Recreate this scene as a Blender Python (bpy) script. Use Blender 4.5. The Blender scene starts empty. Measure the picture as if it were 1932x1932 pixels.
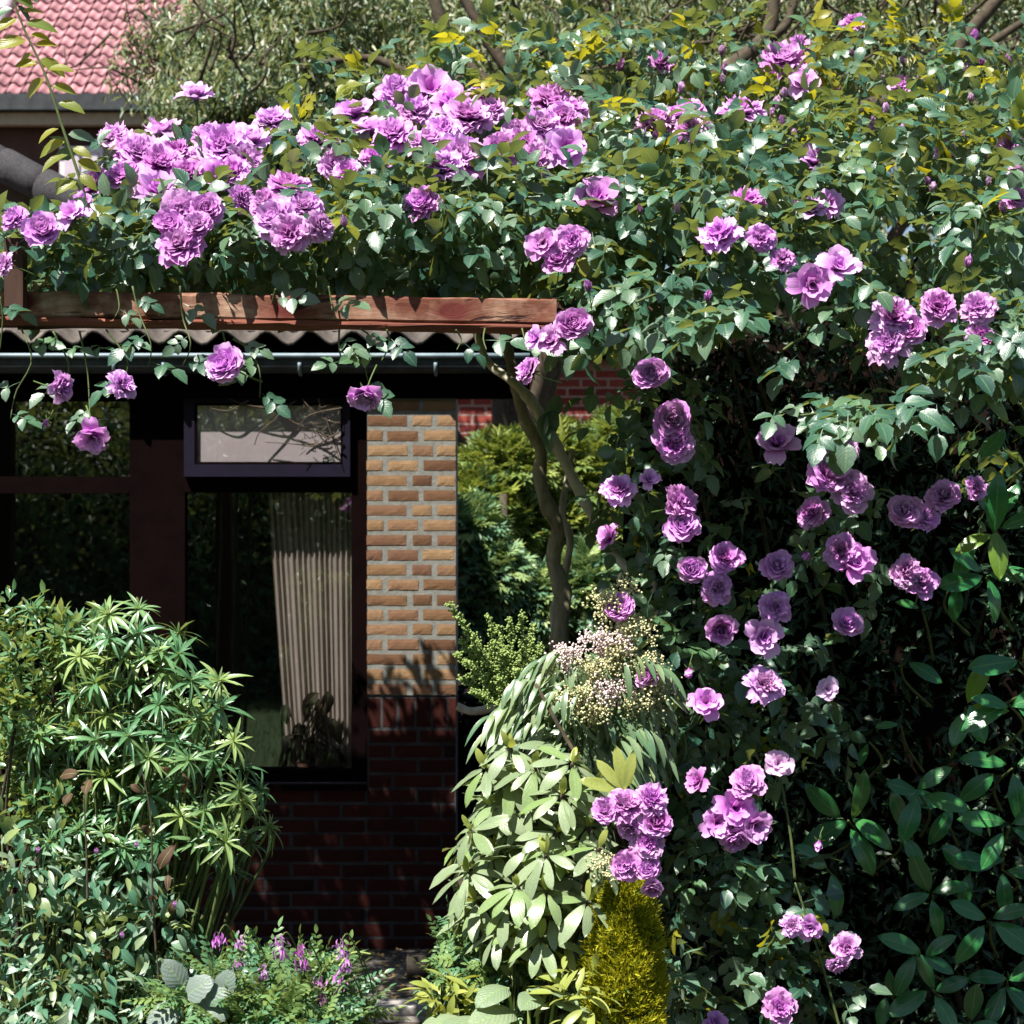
import bpy, math
import numpy as np
from mathutils import Matrix, Vector
R = math.radians
rng = np.random.default_rng(11)
S = bpy.context.scene
C = S.collection

# ------------------------------------------------------------------ camera
FO, U0, V0, CZ = 3613.0, 966.0, 1038.5, 1.675      # focal length / principal point in 1932-px picture units, eye height
cam = bpy.data.cameras.new('camera'); co = bpy.data.objects.new('camera', cam); C.objects.link(co)
co.location = (0, 0, CZ); co.rotation_euler = (R(90), 0, 0)
cam.sensor_width = 36; cam.lens = 36*FO/1932; cam.shift_y = (V0-U0)/1932
cam.clip_start = .05; cam.clip_end = 500
cam.dof.use_dof = True; cam.dof.focus_distance = 4.8; cam.dof.aperture_fstop = 8
S.camera = co
# ------------------------------------------------------------------ sky, sun, exposure
EL, AZ = 58, 38                                     # sun height, and how far left of straight-behind-the-camera it stands
sd = Vector((-math.sin(R(AZ))*math.cos(R(EL)), -math.cos(R(AZ))*math.cos(R(EL)), math.sin(R(EL))))
w = bpy.data.worlds.new('World'); S.world = w; w.use_nodes = True
sky = w.node_tree.nodes.new('ShaderNodeTexSky'); sky.sky_type = 'NISHITA'; sky.sun_disc = False
sky.sun_elevation = R(EL); sky.sun_rotation = math.atan2(sd.x, sd.y); sky.air_density = 1.0; sky.dust_density = .6
bg = w.node_tree.nodes['Background']; bg.inputs[1].default_value = .05
w.node_tree.links.new(sky.outputs[0], bg.inputs[0])
sl = bpy.data.lights.new('sun', 'SUN'); sl.energy = 5.0; sl.angle = R(.5); sl.color = (1, .955, .88)
so = bpy.data.objects.new('sun', sl); C.objects.link(so); so.rotation_euler = sd.to_track_quat('Z', 'Y').to_euler()
so.location = sd*20
vs = S.view_settings; vs.view_transform = 'Standard'; vs.look = 'None'; vs.gamma = 1; vs.exposure = 1.3; vs.use_curve_mapping = False
S.render.engine = 'CYCLES'
cy = S.cycles; cy.max_bounces = 4; cy.diffuse_bounces = 2; cy.glossy_bounces = 2; cy.transmission_bounces = 3; cy.transparent_max_bounces = 6; cy.caustics_reflective = False; cy.caustics_refractive = False

# ------------------------------------------------------------------ helpers
def at(u, v, Y): return np.array([(u-U0)/FO*Y, Y, CZ-(v-V0)/FO*Y])
def px(n, Y): return n/FO*Y
def nrm(a): return a/np.maximum(np.linalg.norm(a, axis=-1, keepdims=True), 1e-9)
def proj(p): return U0+p[..., 0]/p[..., 1]*FO, V0-(p[..., 2]-CZ)/p[..., 1]*FO

class MB:
    """collects triangles with a local-coordinate and a tint attribute"""
    def __init__(s): s.v=[]; s.f=[]; s.lc=[]; s.t=[]; s.n=0
    def add(s, v, f, lc=None, t=None):
        v = np.asarray(v, float); f = np.asarray(f, int)
        s.v.append(v); s.f.append(f+s.n); s.n += len(v)
        s.lc.append(np.zeros((len(v), 3)) if lc is None else lc)
        s.t.append(np.full(len(v), rng.random()) if t is None else np.broadcast_to(t, (len(v),)))
        return s
    def mesh(s, name, smooth=True):
        v = np.concatenate(s.v); f = np.concatenate(s.f)
        m = bpy.data.meshes.new(name)
        m.vertices.add(len(v)); m.vertices.foreach_set('co', v.astype(np.float32).ravel())
        m.loops.add(f.size); m.loops.foreach_set('vertex_index', f.astype(np.int32).ravel())
        m.polygons.add(len(f)); m.polygons.foreach_set('loop_start', np.arange(0, f.size, 3, dtype=np.int32))
        m.update(calc_edges=True)
        m.polygons.foreach_set('use_smooth', np.full(len(f), smooth))
        a = m.attributes.new('lc', 'FLOAT_VECTOR', 'POINT'); a.data.foreach_set('vector', np.concatenate(s.lc).astype(np.float32).ravel())
        a = m.attributes.new('tint', 'FLOAT', 'POINT'); a.data.foreach_set('value', np.concatenate(s.t).astype(np.float32))
        m.validate(); return m
    def inst(s, T, pos, d, n, sc, tint=None):
        """many copies of template T: y axis along d, z axis towards n"""
        pos = np.atleast_2d(pos); N = len(pos)
        if N == 0: return s
        y = nrm(np.atleast_2d(d)*np.ones((N, 3))); z = np.atleast_2d(n)*np.ones((N, 3)); z = nrm(z-(z*y).sum(1, keepdims=True)*y+1e-6)
        x = np.cross(y, z); sc = np.broadcast_to(np.asarray(sc, float), (N,))
        M = np.stack([x, y, z], 2)*sc[:, None, None]
        V = np.einsum('nij,kj->nki', M, T['v'])+pos[:, None]
        k = len(T['v']); F = (T['f'][None]+(np.arange(N)*k)[:, None, None]).reshape(-1, 3)
        tt = rng.random(N) if tint is None else np.broadcast_to(tint, (N,))
        return s.add(V.reshape(-1, 3), F, np.tile(T['lc'], (N, 1)), np.repeat(tt, k))

def link(o, parent=None):
    C.objects.link(o)
    if parent is not None:
        o.parent = parent
        o.matrix_parent_inverse = WI[parent.name]
    return o
WI = {}
def obj(name, mb, mat, parent=None, stuff=False, smooth=True):
    m = mb.mesh(name, smooth) if isinstance(mb, MB) else mb
    o = bpy.data.objects.new(name, m)
    if mat is not None and len(m.materials) == 0: m.materials.append(mat)
    link(o, parent); WI[o.name] = Matrix.Identity(4)
    if stuff: o['kind'] = 'stuff'
    return o
def tag(o, label, cat, group=None):
    o['label'] = label; o['category'] = cat
    if group: o['group'] = group
    return o
def thing(name, label, cat, loc=(0, 0, 0), group=None):
    o = bpy.data.objects.new(name, None); C.objects.link(o); o.location = loc; o.empty_display_size = .1
    WI[o.name] = Matrix.Translation(-Vector(loc)); return tag(o, label, cat, group)
def struct(o): o['kind'] = 'structure'; return o
def mat4(pos, d, n, sc=1.0):
    y = Vector(d).normalized(); z = Vector(n); z = (z-z.dot(y)*y)
    if z.length < 1e-4: z = y.orthogonal()
    z.normalize(); x = y.cross(z)
    M = Matrix((x*sc, y*sc, z*sc)).transposed().to_4x4(); M.translation = Vector(pos); return M
def put(name, mesh, parent, M):
    o = bpy.data.objects.new(name, mesh); link(o, parent); o.matrix_basis = M; WI[o.name] = Matrix.Identity(4); return o

def box(mb, a, b, bev=0.0):
    a = np.minimum(a, b)*1.0; b = np.maximum(a, np.asarray(b)*1.0)
    v = np.array([[x, y, z] for z in (a[2], b[2]) for y in (a[1], b[1]) for x in (a[0], b[0])])
    f = [[0,2,3],[0,3,1],[4,5,7],[4,7,6],[0,1,5],[0,5,4],[2,6,7],[2,7,3],[0,4,6],[0,6,2],[1,3,7],[1,7,5]]
    return mb.add(v, f, v.copy())
def smooth_path(p, n):
    p = np.asarray(p, float); k = len(p); t = np.linspace(0, k-1, n); out = []
    for q in t:
        i = min(int(q), k-2); f = q-i
        p0, p1, p2, p3 = p[max(i-1, 0)], p[i], p[i+1], p[min(i+2, k-1)]
        out.append(.5*((2*p1)+(-p0+p2)*f+(2*p0-5*p1+4*p2-p3)*f*f+(-p0+3*p1-3*p2+p3)*f**3))
    return np.array(out)
def tube(mb, pts, rad, sides=7, rough=0.0, tint=None):
    pts = np.asarray(pts, float); n = len(pts); rad = np.broadcast_to(np.asarray(rad, float), (n,))
    tg = nrm(np.gradient(pts, axis=0)); up = np.array([0.0, 0, 1]) if abs(tg[0, 2]) < .8 else np.array([1.0, 0, 0])
    V = []; lc = []
    for i in range(n):
        x = np.cross(up, tg[i]); x /= np.linalg.norm(x)+1e-9; y = np.cross(tg[i], x); up = y
        a = np.arange(sides)/sides*2*math.pi
        rr = rad[i]*(1+rough*rng.normal(size=sides))
        V.append(pts[i]+np.cos(a)[:, None]*x*rr[:, None]+np.sin(a)[:, None]*y*rr[:, None])
        lc.append(np.stack([a/6.28, np.full(sides, i/max(n-1, 1)), np.zeros(sides)], 1))
    V = np.concatenate(V+[pts[:1], pts[-1:]]); F = []
    for i in range(n-1):
        for j in range(sides):
            k = (j+1) % sides; a, b, c, d = i*sides+j, i*sides+k, (i+1)*sides+k, (i+1)*sides+j
            F += [[a, b, c], [a, c, d]]
    e0, e1 = n*sides, n*sides+1
    for j in range(sides):
        k = (j+1) % sides; F += [[e0, k, j], [e1, (n-1)*sides+j, (n-1)*sides+k]]
    return mb.add(V, F, np.concatenate(lc+[np.zeros((2, 3))]), tint)

# leaf templates -----------------------------------------------------
def leaf_t(L=1.0, W=.5, nl=5, nc=3, fold=.25, droop=.25, peak=.45, sharp=.8, teeth=0.0, wave=0.0, curl=0.0):
    t = np.linspace(0, 1, nl+1); s = np.linspace(-1, 1, nc)
    w = np.sin(np.pi*t**(math.log(.5)/math.log(peak)))**sharp; w = np.nan_to_num(np.clip(w, .015, 1))
    if teeth: w = w*(1+teeth*np.where(np.arange(nl+1) % 2, 1, -1)*(t > .15)*(t < .95))
    T, Q = np.meshgrid(t, s, indexing='ij'); ww = w[:, None]*W/2
    X = Q*ww*np.cos(fold*.9); Z = np.abs(Q)*ww*math.sin(fold)-droop*L*T**2+wave*L*np.sin(T*9+Q*2)*np.abs(Q)-curl*W*Q*Q*w[:, None]
    Yv = L*T*(1-.25*droop*T)
    v = np.stack([X, Yv, Z], 2).reshape(-1, 3); f = []
    for i in range(nl):
        for j in range(nc-1):
            a = i*nc+j; f += [[a, a+1, a+nc+1], [a, a+nc+1, a+nc]]
    return dict(v=v, f=np.array(f), lc=np.stack([Q, T, np.zeros_like(T)], 2).reshape(-1, 3))
def diamond_t(L=1.0, W=.4, fold=.3):
    h = W/2*math.sin(fold)
    v = np.array([[0, 0, 0], [W/2, L*.45, h], [0, L, -.12*L], [-W/2, L*.45, h]])
    return dict(v=v, f=np.array([[0, 1, 2], [0, 2, 3]]), lc=np.array([[0, 0, 0], [1, .45, 0], [0, 1, 0], [-1, .45, 0]], float))
def join_t(parts):
    v = []; f = []; lc = []; n = 0
    for T, M in parts:
        M = np.array(M); v.append(T['v']@M[:3, :3].T+M[:3, 3]); f.append(T['f']+n); lc.append(T['lc']); n += len(T['v'])
    return dict(v=np.concatenate(v), f=np.concatenate(f), lc=np.concatenate(lc))
def bead_t():
    v = np.array([[1,0,0],[-1,0,0],[0,1,0],[0,-1,0],[0,0,1],[0,0,-1]], float)
    f = np.array([[0,2,4],[2,1,4],[1,3,4],[3,0,4],[2,0,5],[1,2,5],[3,1,5],[0,3,5]])
    return dict(v=v, f=f, lc=np.zeros((6, 3)))
def rose_leaf_t(k=5, seed=0):
    r = np.random.default_rng(seed); P = []
    stem = dict(leaf_t(1, .03, 3, 3, 0, .15)); P.append((stem, np.eye(4)))
    def place(y, ang, L):
        T = leaf_t(L, L*.68, 7, 3, fold=r.uniform(.15, .4), droop=r.uniform(.1, .35), peak=.42, sharp=.75, teeth=.07)
        M = Matrix.Translation((0, y, -.15*y*y)) @ Matrix.Rotation(-ang, 4, 'Z') @ Matrix.Rotation(r.uniform(-.35, .35), 4, 'Y') @ Matrix.Rotation(r.uniform(-.3, .2), 4, 'X')
        P.append((T, M))
    place(.95, r.uniform(-.15, .15), .8)
    for y, L in ([(.72, .68), (.36, .55)] if k == 5 else [(.6, .66)]):
        for s in (-1, 1): place(y+r.uniform(-.03, .03), s*r.uniform(.9, 1.25), L*r.uniform(.85, 1.1))
    T = join_t(P); T['v'] = T['v']/1.75; return T

# materials ------------------------------------------------------------
def newmat(name):
    m = bpy.data.materials.new(name); m.use_nodes = True; nt = m.node_tree
    return m, nt, nt.nodes['Principled BSDF'], nt.nodes['Material Output']
def ramp(nt, stops, fac):
    r = nt.nodes.new('ShaderNodeValToRGB'); e = r.color_ramp.elements
    while len(e) < len(stops): e.new(.5)
    for q, (p, c) in zip(e, stops): q.position = p; q.color = (*c, 1)
    nt.links.new(fac, r.inputs[0]); return r.outputs[0]
def math_(nt, op, a, b=None, c=None):
    n = nt.nodes.new('ShaderNodeMath'); n.operation = op
    for i, q in enumerate((a, b, c)):
        if q is None: continue
        if isinstance(q, (int, float)): n.inputs[i].default_value = q
        else: nt.links.new(q, n.inputs[i])
    return n.outputs[0]
def mixc(nt, fac, a, b, mode='MIX'):
    n = nt.nodes.new('ShaderNodeMix'); n.data_type = 'RGBA'; n.blend_type = mode
    for i, q in ((0, fac), (6, a), (7, b)):
        if isinstance(q, (int, float)): n.inputs[i].default_value = q
        elif isinstance(q, tuple): n.inputs[i].default_value = (*q, 1)
        else: nt.links.new(q, n.inputs[i])
    return n.outputs[2]
def noise(nt, scale, detail=4, rough=.6, vec=None, scl=None):
    n = nt.nodes.new('ShaderNodeTexNoise'); n.inputs['Scale'].default_value = scale; n.inputs['Detail'].default_value = detail; n.inputs['Roughness'].default_value = rough
    if vec is None:
        tc = nt.nodes.new('ShaderNodeTexCoord'); vec = tc.outputs['Object']
    if scl:
        mp = nt.nodes.new('ShaderNodeMapping'); mp.inputs['Scale'].default_value = scl; nt.links.new(vec, mp.inputs[0]); vec = mp.outputs[0]
    nt.links.new(vec, n.inputs['Vector']); return n.outputs['Fac']
def bump(nt, h, strength, dist, bsdf):
    b = nt.nodes.new('ShaderNodeBump'); b.inputs['Strength'].default_value = strength; b.inputs['Distance'].default_value = dist
    nt.links.new(h, b.inputs['Height']); nt.links.new(b.outputs[0], bsdf.inputs['Normal']); return b
def attr(nt, name):
    a = nt.nodes.new('ShaderNodeAttribute'); a.attribute_name = name; return a
def tintfac(nt):
    oi = nt.nodes.new('ShaderNodeObjectInfo'); return math_(nt, 'FRACT', math_(nt, 'ADD', attr(nt, 'tint').outputs['Fac'], oi.outputs['Random']))
def leaf_mat(name, cols, trans=(.25, .32, .03), tw=.3, rough=.34, vein=.5, spec=.5, nveins=55.0, rib=(.6)):
    m, nt, b, out = newmat(name); L = nt.links
    n = len(cols); base = ramp(nt, [(i/(n-1), c) for i, c in enumerate(cols)], tintfac(nt))
    sx = nt.nodes.new('ShaderNodeSeparateXYZ'); L.new(attr(nt, 'lc').outputs['Vector'], sx.inputs[0])
    ax = math_(nt, 'ABSOLUTE', sx.outputs[0])
    ribm = math_(nt, 'MULTIPLY', math_(nt, 'LESS_THAN', ax, .07), rib)
    col = mixc(nt, ribm, base, mixc(nt, .5, base, (.25, .38, .12)))
    vn = math_(nt, 'SINE', math_(nt, 'MULTIPLY', math_(nt, 'SUBTRACT', sx.outputs[1], math_(nt, 'MULTIPLY', ax, .35)), nveins))
    col = mixc(nt, math_(nt, 'MULTIPLY', math_(nt, 'POWER', math_(nt, 'MAXIMUM', vn, 0.0), 4.0), .12), col, (.2, .34, .12))
    nz = noise(nt, 25, 1); col = mixc(nt, .55, col, mixc(nt, nz, (.35, .42, .38), (1, 1, .95)), 'MULTIPLY')
    gain = nt.nodes.new('ShaderNodeHueSaturation'); gain.inputs['Value'].default_value = 1.3; L.new(col, gain.inputs['Color'])
    L.new(gain.outputs[0], b.inputs['Base Color']); b.inputs['Roughness'].default_value = rough; b.inputs['Specular IOR Level'].default_value = spec
    h = math_(nt, 'ADD', math_(nt, 'MULTIPLY', vn, .4), math_(nt, 'MULTIPLY', nz, 1.5))
    bp = bump(nt, h, vein*.35, .002, b)
    tr = nt.nodes.new('ShaderNodeBsdfTranslucent'); L.new(mixc(nt, .35, trans, gain.outputs[0]), tr.inputs[0])
    mx = nt.nodes.new('ShaderNodeMixShader'); mx.inputs[0].default_value = tw
    L.new(b.outputs[0], mx.inputs[1]); L.new(tr.outputs[0], mx.inputs[2]); L.new(mx.outputs[0], out.inputs['Surface'])
    return m
def petal_mat(name, c0, c1, c2, tw=.35):
    m, nt, b, out = newmat(name); L = nt.links
    sx = nt.nodes.new('ShaderNodeSeparateXYZ'); lcv = attr(nt, 'lc').outputs['Vector']; L.new(lcv, sx.inputs[0])
    col = ramp(nt, [(0, c0), (.45, c1), (1, c2)], sx.outputs[1])
    st = noise(nt, 1.0, 3, .6, lcv, (9, 1.2, 7)); col = mixc(nt, .5, col, mixc(nt, st, (.45, .32, .5), (1, 1, 1)), 'MULTIPLY')
    hs = nt.nodes.new('ShaderNodeHueSaturation'); oi = nt.nodes.new('ShaderNodeObjectInfo')
    L.new(math_(nt, 'MULTIPLY_ADD', oi.outputs['Random'], .035, .485), hs.inputs['Hue']); L.new(math_(nt, 'MULTIPLY_ADD', math_(nt, 'FRACT', math_(nt, 'MULTIPLY', oi.outputs['Random'], 7.3)), .3, .8), hs.inputs['Saturation'])
    L.new(math_(nt, 'MULTIPLY_ADD', oi.outputs['Random'], -.35, 1.5), hs.inputs['Value']); L.new(col, hs.inputs['Color'])
    L.new(hs.outputs[0], b.inputs['Base Color']); b.inputs['Roughness'].default_value = .55; b.inputs['Specular IOR Level'].default_value = .25
    bump(nt, st, .35, .002, b)
    tr = nt.nodes.new('ShaderNodeBsdfTranslucent'); L.new(hs.outputs[0], tr.inputs[0])
    mx = nt.nodes.new('ShaderNodeMixShader'); mx.inputs[0].default_value = tw
    L.new(b.outputs[0], mx.inputs[1]); L.new(tr.outputs[0], mx.inputs[2]); L.new(mx.outputs[0], out.inputs['Surface'])
    return m
def plain(name, c0, c1, scale=20, rough=.8, bstr=.4, bd=.004, scl=None, rnd=0.0, spec=.3, metal=0):
    m, nt, b, out = newmat(name); nz = noise(nt, scale, 6, .65, scl=scl)
    col = ramp(nt, [(.3, c0), (.7, c1)], nz)
    if rnd:
        oi = nt.nodes.new('ShaderNodeObjectInfo'); hs = nt.nodes.new('ShaderNodeHueSaturation'); nt.links.new(col, hs.inputs['Color'])
        nt.links.new(math_(nt, 'MULTIPLY_ADD', oi.outputs['Random'], rnd, 1-rnd*.5), hs.inputs['Value']); col = hs.outputs[0]
    nt.links.new(col, b.inputs['Base Color']); b.inputs['Roughness'].default_value = rough; b.inputs['Specular IOR Level'].default_value = spec; b.inputs['Metallic'].default_value = metal
    if bstr: bump(nt, nz, bstr, bd, b)
    return m
def brick_mat(name, stops):
    m, nt, b, out = newmat(name); oi = nt.nodes.new('ShaderNodeObjectInfo')
    base = ramp(nt, stops, oi.outputs['Random']); ge = nt.nodes.new('ShaderNodeNewGeometry')
    n1 = noise(nt, 14, 6, .7, ge.outputs['Position']); n2 = noise(nt, 90, 5, .7, ge.outputs['Position'])
    col = mixc(nt, .75, base, mixc(nt, n1, (.32, .26, .24), (1.25, 1.2, 1.15)), 'MULTIPLY')
    spk = ramp(nt, [(.32, (0, 0, 0)), (.4, (1, 1, 1))], n2); col = mixc(nt, .45, col, spk, 'MULTIPLY')
    nt.links.new(col, b.inputs['Base Color']); b.inputs['Roughness'].default_value = .9; b.inputs['Specular IOR Level'].default_value = .15
    bump(nt, math_(nt, 'ADD', n1, math_(nt, 'MULTIPLY', n2, .8)), .5, .003, b); return m
G = .03
M_rose = leaf_mat('rose_leaf', [(.014, .06, .046), (.026, .09, .062), (.045, .12, .07), (.1, .16, .11), (.06, .14, .06)], (.36, .38, .04), .3, .37, spec=.85)
M_rosey = leaf_mat('rose_yellow_leaf', [(.16, .18, .025), (.26, .23, .015), (.1, .16, .04)], (.7, .6, .015), .45, .36)  # yellow of backlit leaves partly put into the base colour
M_petal = petal_mat('rose_petal', (.32, .045, .33), (.50, .17, .50), (.72, .39, .72))
M_heart = petal_mat('rose_heart_petal', (.28, .025, .29), (.44, .12, .44), (.66, .31, .66))
M_pale = petal_mat('pale_rose_petal', (.5, .2, .45), (.62, .36, .6), (.75, .52, .72))
M_calyx = leaf_mat('calyx_green', [(.06, .11, .03), (.1, .15, .04)], (.3, .35, .05), .2, .45, .1)
M_cane = plain('rose_cane', (.04, .07, .02), (.1, .12, .04), 30, .6)
M_spurge = leaf_mat('spurge_leaf', [(.06, .17, .08), (.11, .23, .11), (.24, .32, .11)], (.46, .52, .07), .28, .32, .2, .9)
M_box = leaf_mat('small_shrub_leaf', [(.05, .14, .07), (.08, .17, .07), (.22, .24, .06)], (.45, .48, .05), .28, .28, .2, .6)
M_oval = leaf_mat('oval_leaf', [(.035, .12, .075), (.08, .18, .12), (.18, .24, .18), (.2, .25, .08)], (.4, .46, .08), .25, .32, .4)
M_rhodo = leaf_mat('rhododendron_leaf', [(.16, .21, .12), (.23, .28, .17), (.16, .24, .08)], (.42, .42, .06), .22, .33, .3, .55, 40)
M_rhody = leaf_mat('rhododendron_young_leaf', [(.26, .3, .07), (.34, .36, .1)], (.6, .6, .06), .35, .35, .2)
M_pieris = leaf_mat('pieris_leaf', [(.06, .13, .07), (.12, .18, .1), (.2, .25, .12)], (.36, .4, .06), .22, .34, .2, .8)
M_cream = plain('cream_blossom', (.46, .43, .2), (.62, .58, .36), 60, .7, 0)
M_pinkw = plain('pale_pink_blossom', (.7, .5, .5), (.8, .68, .66), 60, .7, 0)
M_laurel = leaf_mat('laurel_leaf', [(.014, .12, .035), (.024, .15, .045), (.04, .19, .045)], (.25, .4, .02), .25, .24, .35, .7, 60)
M_laurely = leaf_mat('laurel_sunlit_leaf', [(.08, .2, .02), (.15, .25, .03)], (.4, .45, .02), .4, .26, .35, .6, 60)  # lit copy of the laurel leaf, sunshine mixed into its colour
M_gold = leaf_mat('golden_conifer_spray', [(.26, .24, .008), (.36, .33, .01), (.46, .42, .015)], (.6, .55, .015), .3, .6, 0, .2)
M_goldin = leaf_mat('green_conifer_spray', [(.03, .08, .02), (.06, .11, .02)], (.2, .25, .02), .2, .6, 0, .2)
M_heath = leaf_mat('heath_sprig', [(.2, .27, .08), (.29, .36, .11), (.36, .42, .14)], (.5, .52, .1), .25, .5, 0, .3)
M_cyp = leaf_mat('cypress_spray', [(.05, .12, .05), (.14, .19, .04), (.25, .27, .05)], (.35, .36, .04), .25, .5, 0, .4)
M_cypd = leaf_mat('dark_cypress_spray', [(.07, .17, .11), (.12, .22, .12), (.26, .32, .1)], (.36, .42, .1), .2, .4, 0, .4)
M_tree = leaf_mat('willow_leaf', [(.07, .13, .08), (.13, .18, .12), (.18, .2, .07), (.3, .26, .2)], (.32, .36, .08), .3, .38, 0, .5)
M_hedge = leaf_mat('shade_hedge_leaf', [(.004, .016, .009), (.006, .022, .013), (.01, .03, .016)], (.03, .06, .01), .1, .45, 0, .3)  # near-black leaves, deep shade mixed into their colour
M_bleed = leaf_mat('fern_leaf', [(.05, .14, .08), (.1, .2, .09), (.18, .25, .07)], (.4, .45, .08), .28, .38, 0, .4)
M_hosta = leaf_mat('hosta_leaf', [(.16, .22, .13), (.22, .28, .17)], (.35, .4, .12), .25, .42, 1.4, .4, 60)
M_purple = petal_mat('purple_floret', (.4, .08, .4), (.5, .15, .5), (.62, .3, .6))
M_bark = plain('bark', (.12, .1, .06), (.36, .32, .22), 22, .9, .9, .012, (1, 1, .35))
M_barkp = plain('pale_bark', (.32, .28, .19), (.62, .57, .45), 16, .8, .7, .008, (1, 1, .3))
M_twig = plain('twig_bark', (.03, .022, .015), (.09, .07, .045), 30, .9, .4)
M_soil = plain('soil', (.03, .022, .016), (.09, .068, .05), 5, .95, .8, .02)
M_void = plain('void_shade', (.006, .004, .003), (.01, .006, .005), 9, 1, .6, .03, spec=.02)  # near-black plant cores, the colour stands in for unlit depth

# ------------------------------------------------------------------ the setting
mb = MB(); g = 60
gx = np.linspace(-60, 60, 61); gy = np.linspace(-30, 90, 61); X, Yg = np.meshgrid(gx, gy, indexing='ij')
v = np.stack([X, Yg, np.zeros_like(X)], 2).reshape(-1, 3); f = []
for i in range(60):
    for j in range(60):
        a = i*61+j; f += [[a, a+61, a+62], [a, a+62, a+1]]
mb.add(v, f); struct(obj('ground', mb, M_soil))
mb = MB(); mb.add([(-12, -12, .004), (12, -12, .004), (12, 4.0, .004), (-12, 4.0, .004)], [[0, 1, 2], [0, 2, 3]]); struct(obj('lawn', mb, plain('lawn_green', (.02, .045, .01), (.04, .08, .02), 18, .9, .8, .02)))  # lawn added out of view to darken the ground mirrored in the panes
mb = MB(); n = 30000; p = np.stack([rng.uniform(-7, 7, n), rng.uniform(-5, 3.9, n), np.full(n, .004)], 1); mb.inst(diamond_t(1, .12, .2), p, rng.normal(0, .35, (n, 3))+[0, 0, 1], rng.normal(size=(n, 3)), rng.uniform(.03, .07, n))
tag(obj('grass', mb, leaf_mat('grass_blade', [(.03, .07, .015), (.06, .11, .02)], (.2, .3, .03), .25, .5, 0), stuff=True), 'unseen short grass added to darken the mirrored ground, on the lawn before the border', 'grass')
mb = MB(); box(mb, (-3, 6.95, -.05), (.25, 7.98, .012)); struct(obj('path', mb, plain('trodden_earth', (.07, .06, .05), (.2, .18, .155), 7, .95, .9, .015)))
M_kerb = plain('concrete_edging', (.3, .27, .25), (.46, .42, .39), 25, .9, .4)
kerb = MB(); x = -3.0; box(kerb, (-3, 6.80, -.05), (.3, 6.945, .02)); kerb = struct(obj('kerb', kerb, M_kerb))
for k in range(7):
    m_ = MB(); box(m_, (-2.98+k*.465, 6.803, .01), (-2.98+k*.465+.455, 6.942, .05)); obj('edging_stone', m_, M_kerb, kerb)
# fallen leaves on the path
mb = MB(); T = leaf_t(1, .5, 3, 3, .5, .3); n = 1500
p = np.stack([rng.uniform(-1.9, .2, n), rng.uniform(6.96, 7.95, n), np.full(n, .022)], 1); a = rng.uniform(0, 6.28, n)
mb.inst(T, p, np.stack([np.cos(a), np.sin(a), rng.uniform(-.1, .4, n)], 1), np.stack([rng.normal(0, .4, n), rng.normal(0, .4, n), np.ones(n)], 1), rng.uniform(.015, .045, n))
tag(obj('fallen_leaves', mb, leaf_mat('dry_leaf', [(.08, .04, .02), (.2, .12, .06), (.16, .13, .08), (.07, .06, .03)], (.2, .1, .03), .1, .8, .2, .1), stuff=True), 'dry brown leaves scattered over the shaded path', 'leaves')
mb = MB(); q = at(792, 1860, 7.45); box(mb, (q[0]-.05, 7.42, .012), (q[0]+.07, 7.5, .1))
tag(obj('stone_block', mb, plain('dark_stone', (.02, .015, .012), (.05, .04, .03), 30, .9, .8)), 'small dark stone block lying at the edge of the path', 'stone')

# ---- bricks
def noisy_brick(seed):
    r = np.random.default_rng(seed); n = (6, 3, 3); vs_ = {}; F = []; V = []
    def vid(p):
        if p not in vs_:
            q = np.array([p[0]/n[0], p[1]/n[1], p[2]/n[2]])-.5
            e = sum(abs(c) > .49 for c in q); q = q*(1-.035*(e >= 2)); q = q+r.normal(0, .006, 3)*np.array([.4, .5, 1.6])
            vs_[p] = len(V); V.append(q)
        return vs_[p]
    for ax in range(3):
        o = [i for i in range(3) if i != ax]
        for side in (0, n[ax]):
            if ax == 1 and side: continue
            for i in range(n[o[0]]):
                for j in range(n[o[1]]):
                    P = []
                    for di, dj in ((0, 0), (1, 0), (1, 1), (0, 1)):
                        q = [0, 0, 0]; q[ax] = side; q[o[0]] = i+di; q[o[1]] = j+dj; P.append(vid(tuple(q)))
                    if (side > 0) == (ax == 1): P = P[::-1]
                    F += [[P[0], P[1], P[2]], [P[0], P[2], P[3]]]
    return MB().add(np.array(V), F).mesh('brick', False)
BR = [noisy_brick(i) for i in range(6)]
def brick_set(mat): 
    out = []
    for b in BR: m = b.copy(); m.materials.append(mat); out.append(m)
    return out
def brick(ms, parent, x0, x1, y, z0, z1, d=.09, proud=.0034, name='brick'):
    M = Matrix.Translation(((x0+x1)/2+rng.normal(0, .001), y+d/2-proud+rng.normal(0, .0004), (z0+z1)/2+rng.normal(0, .0008))) @ Matrix.Rotation(rng.normal(0, .006), 4, 'Y') @ Matrix.Diagonal((x1-x0, d, z1-z0, 1))
    return put(name, ms[rng.integers(len(ms))], parent, M)

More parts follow.
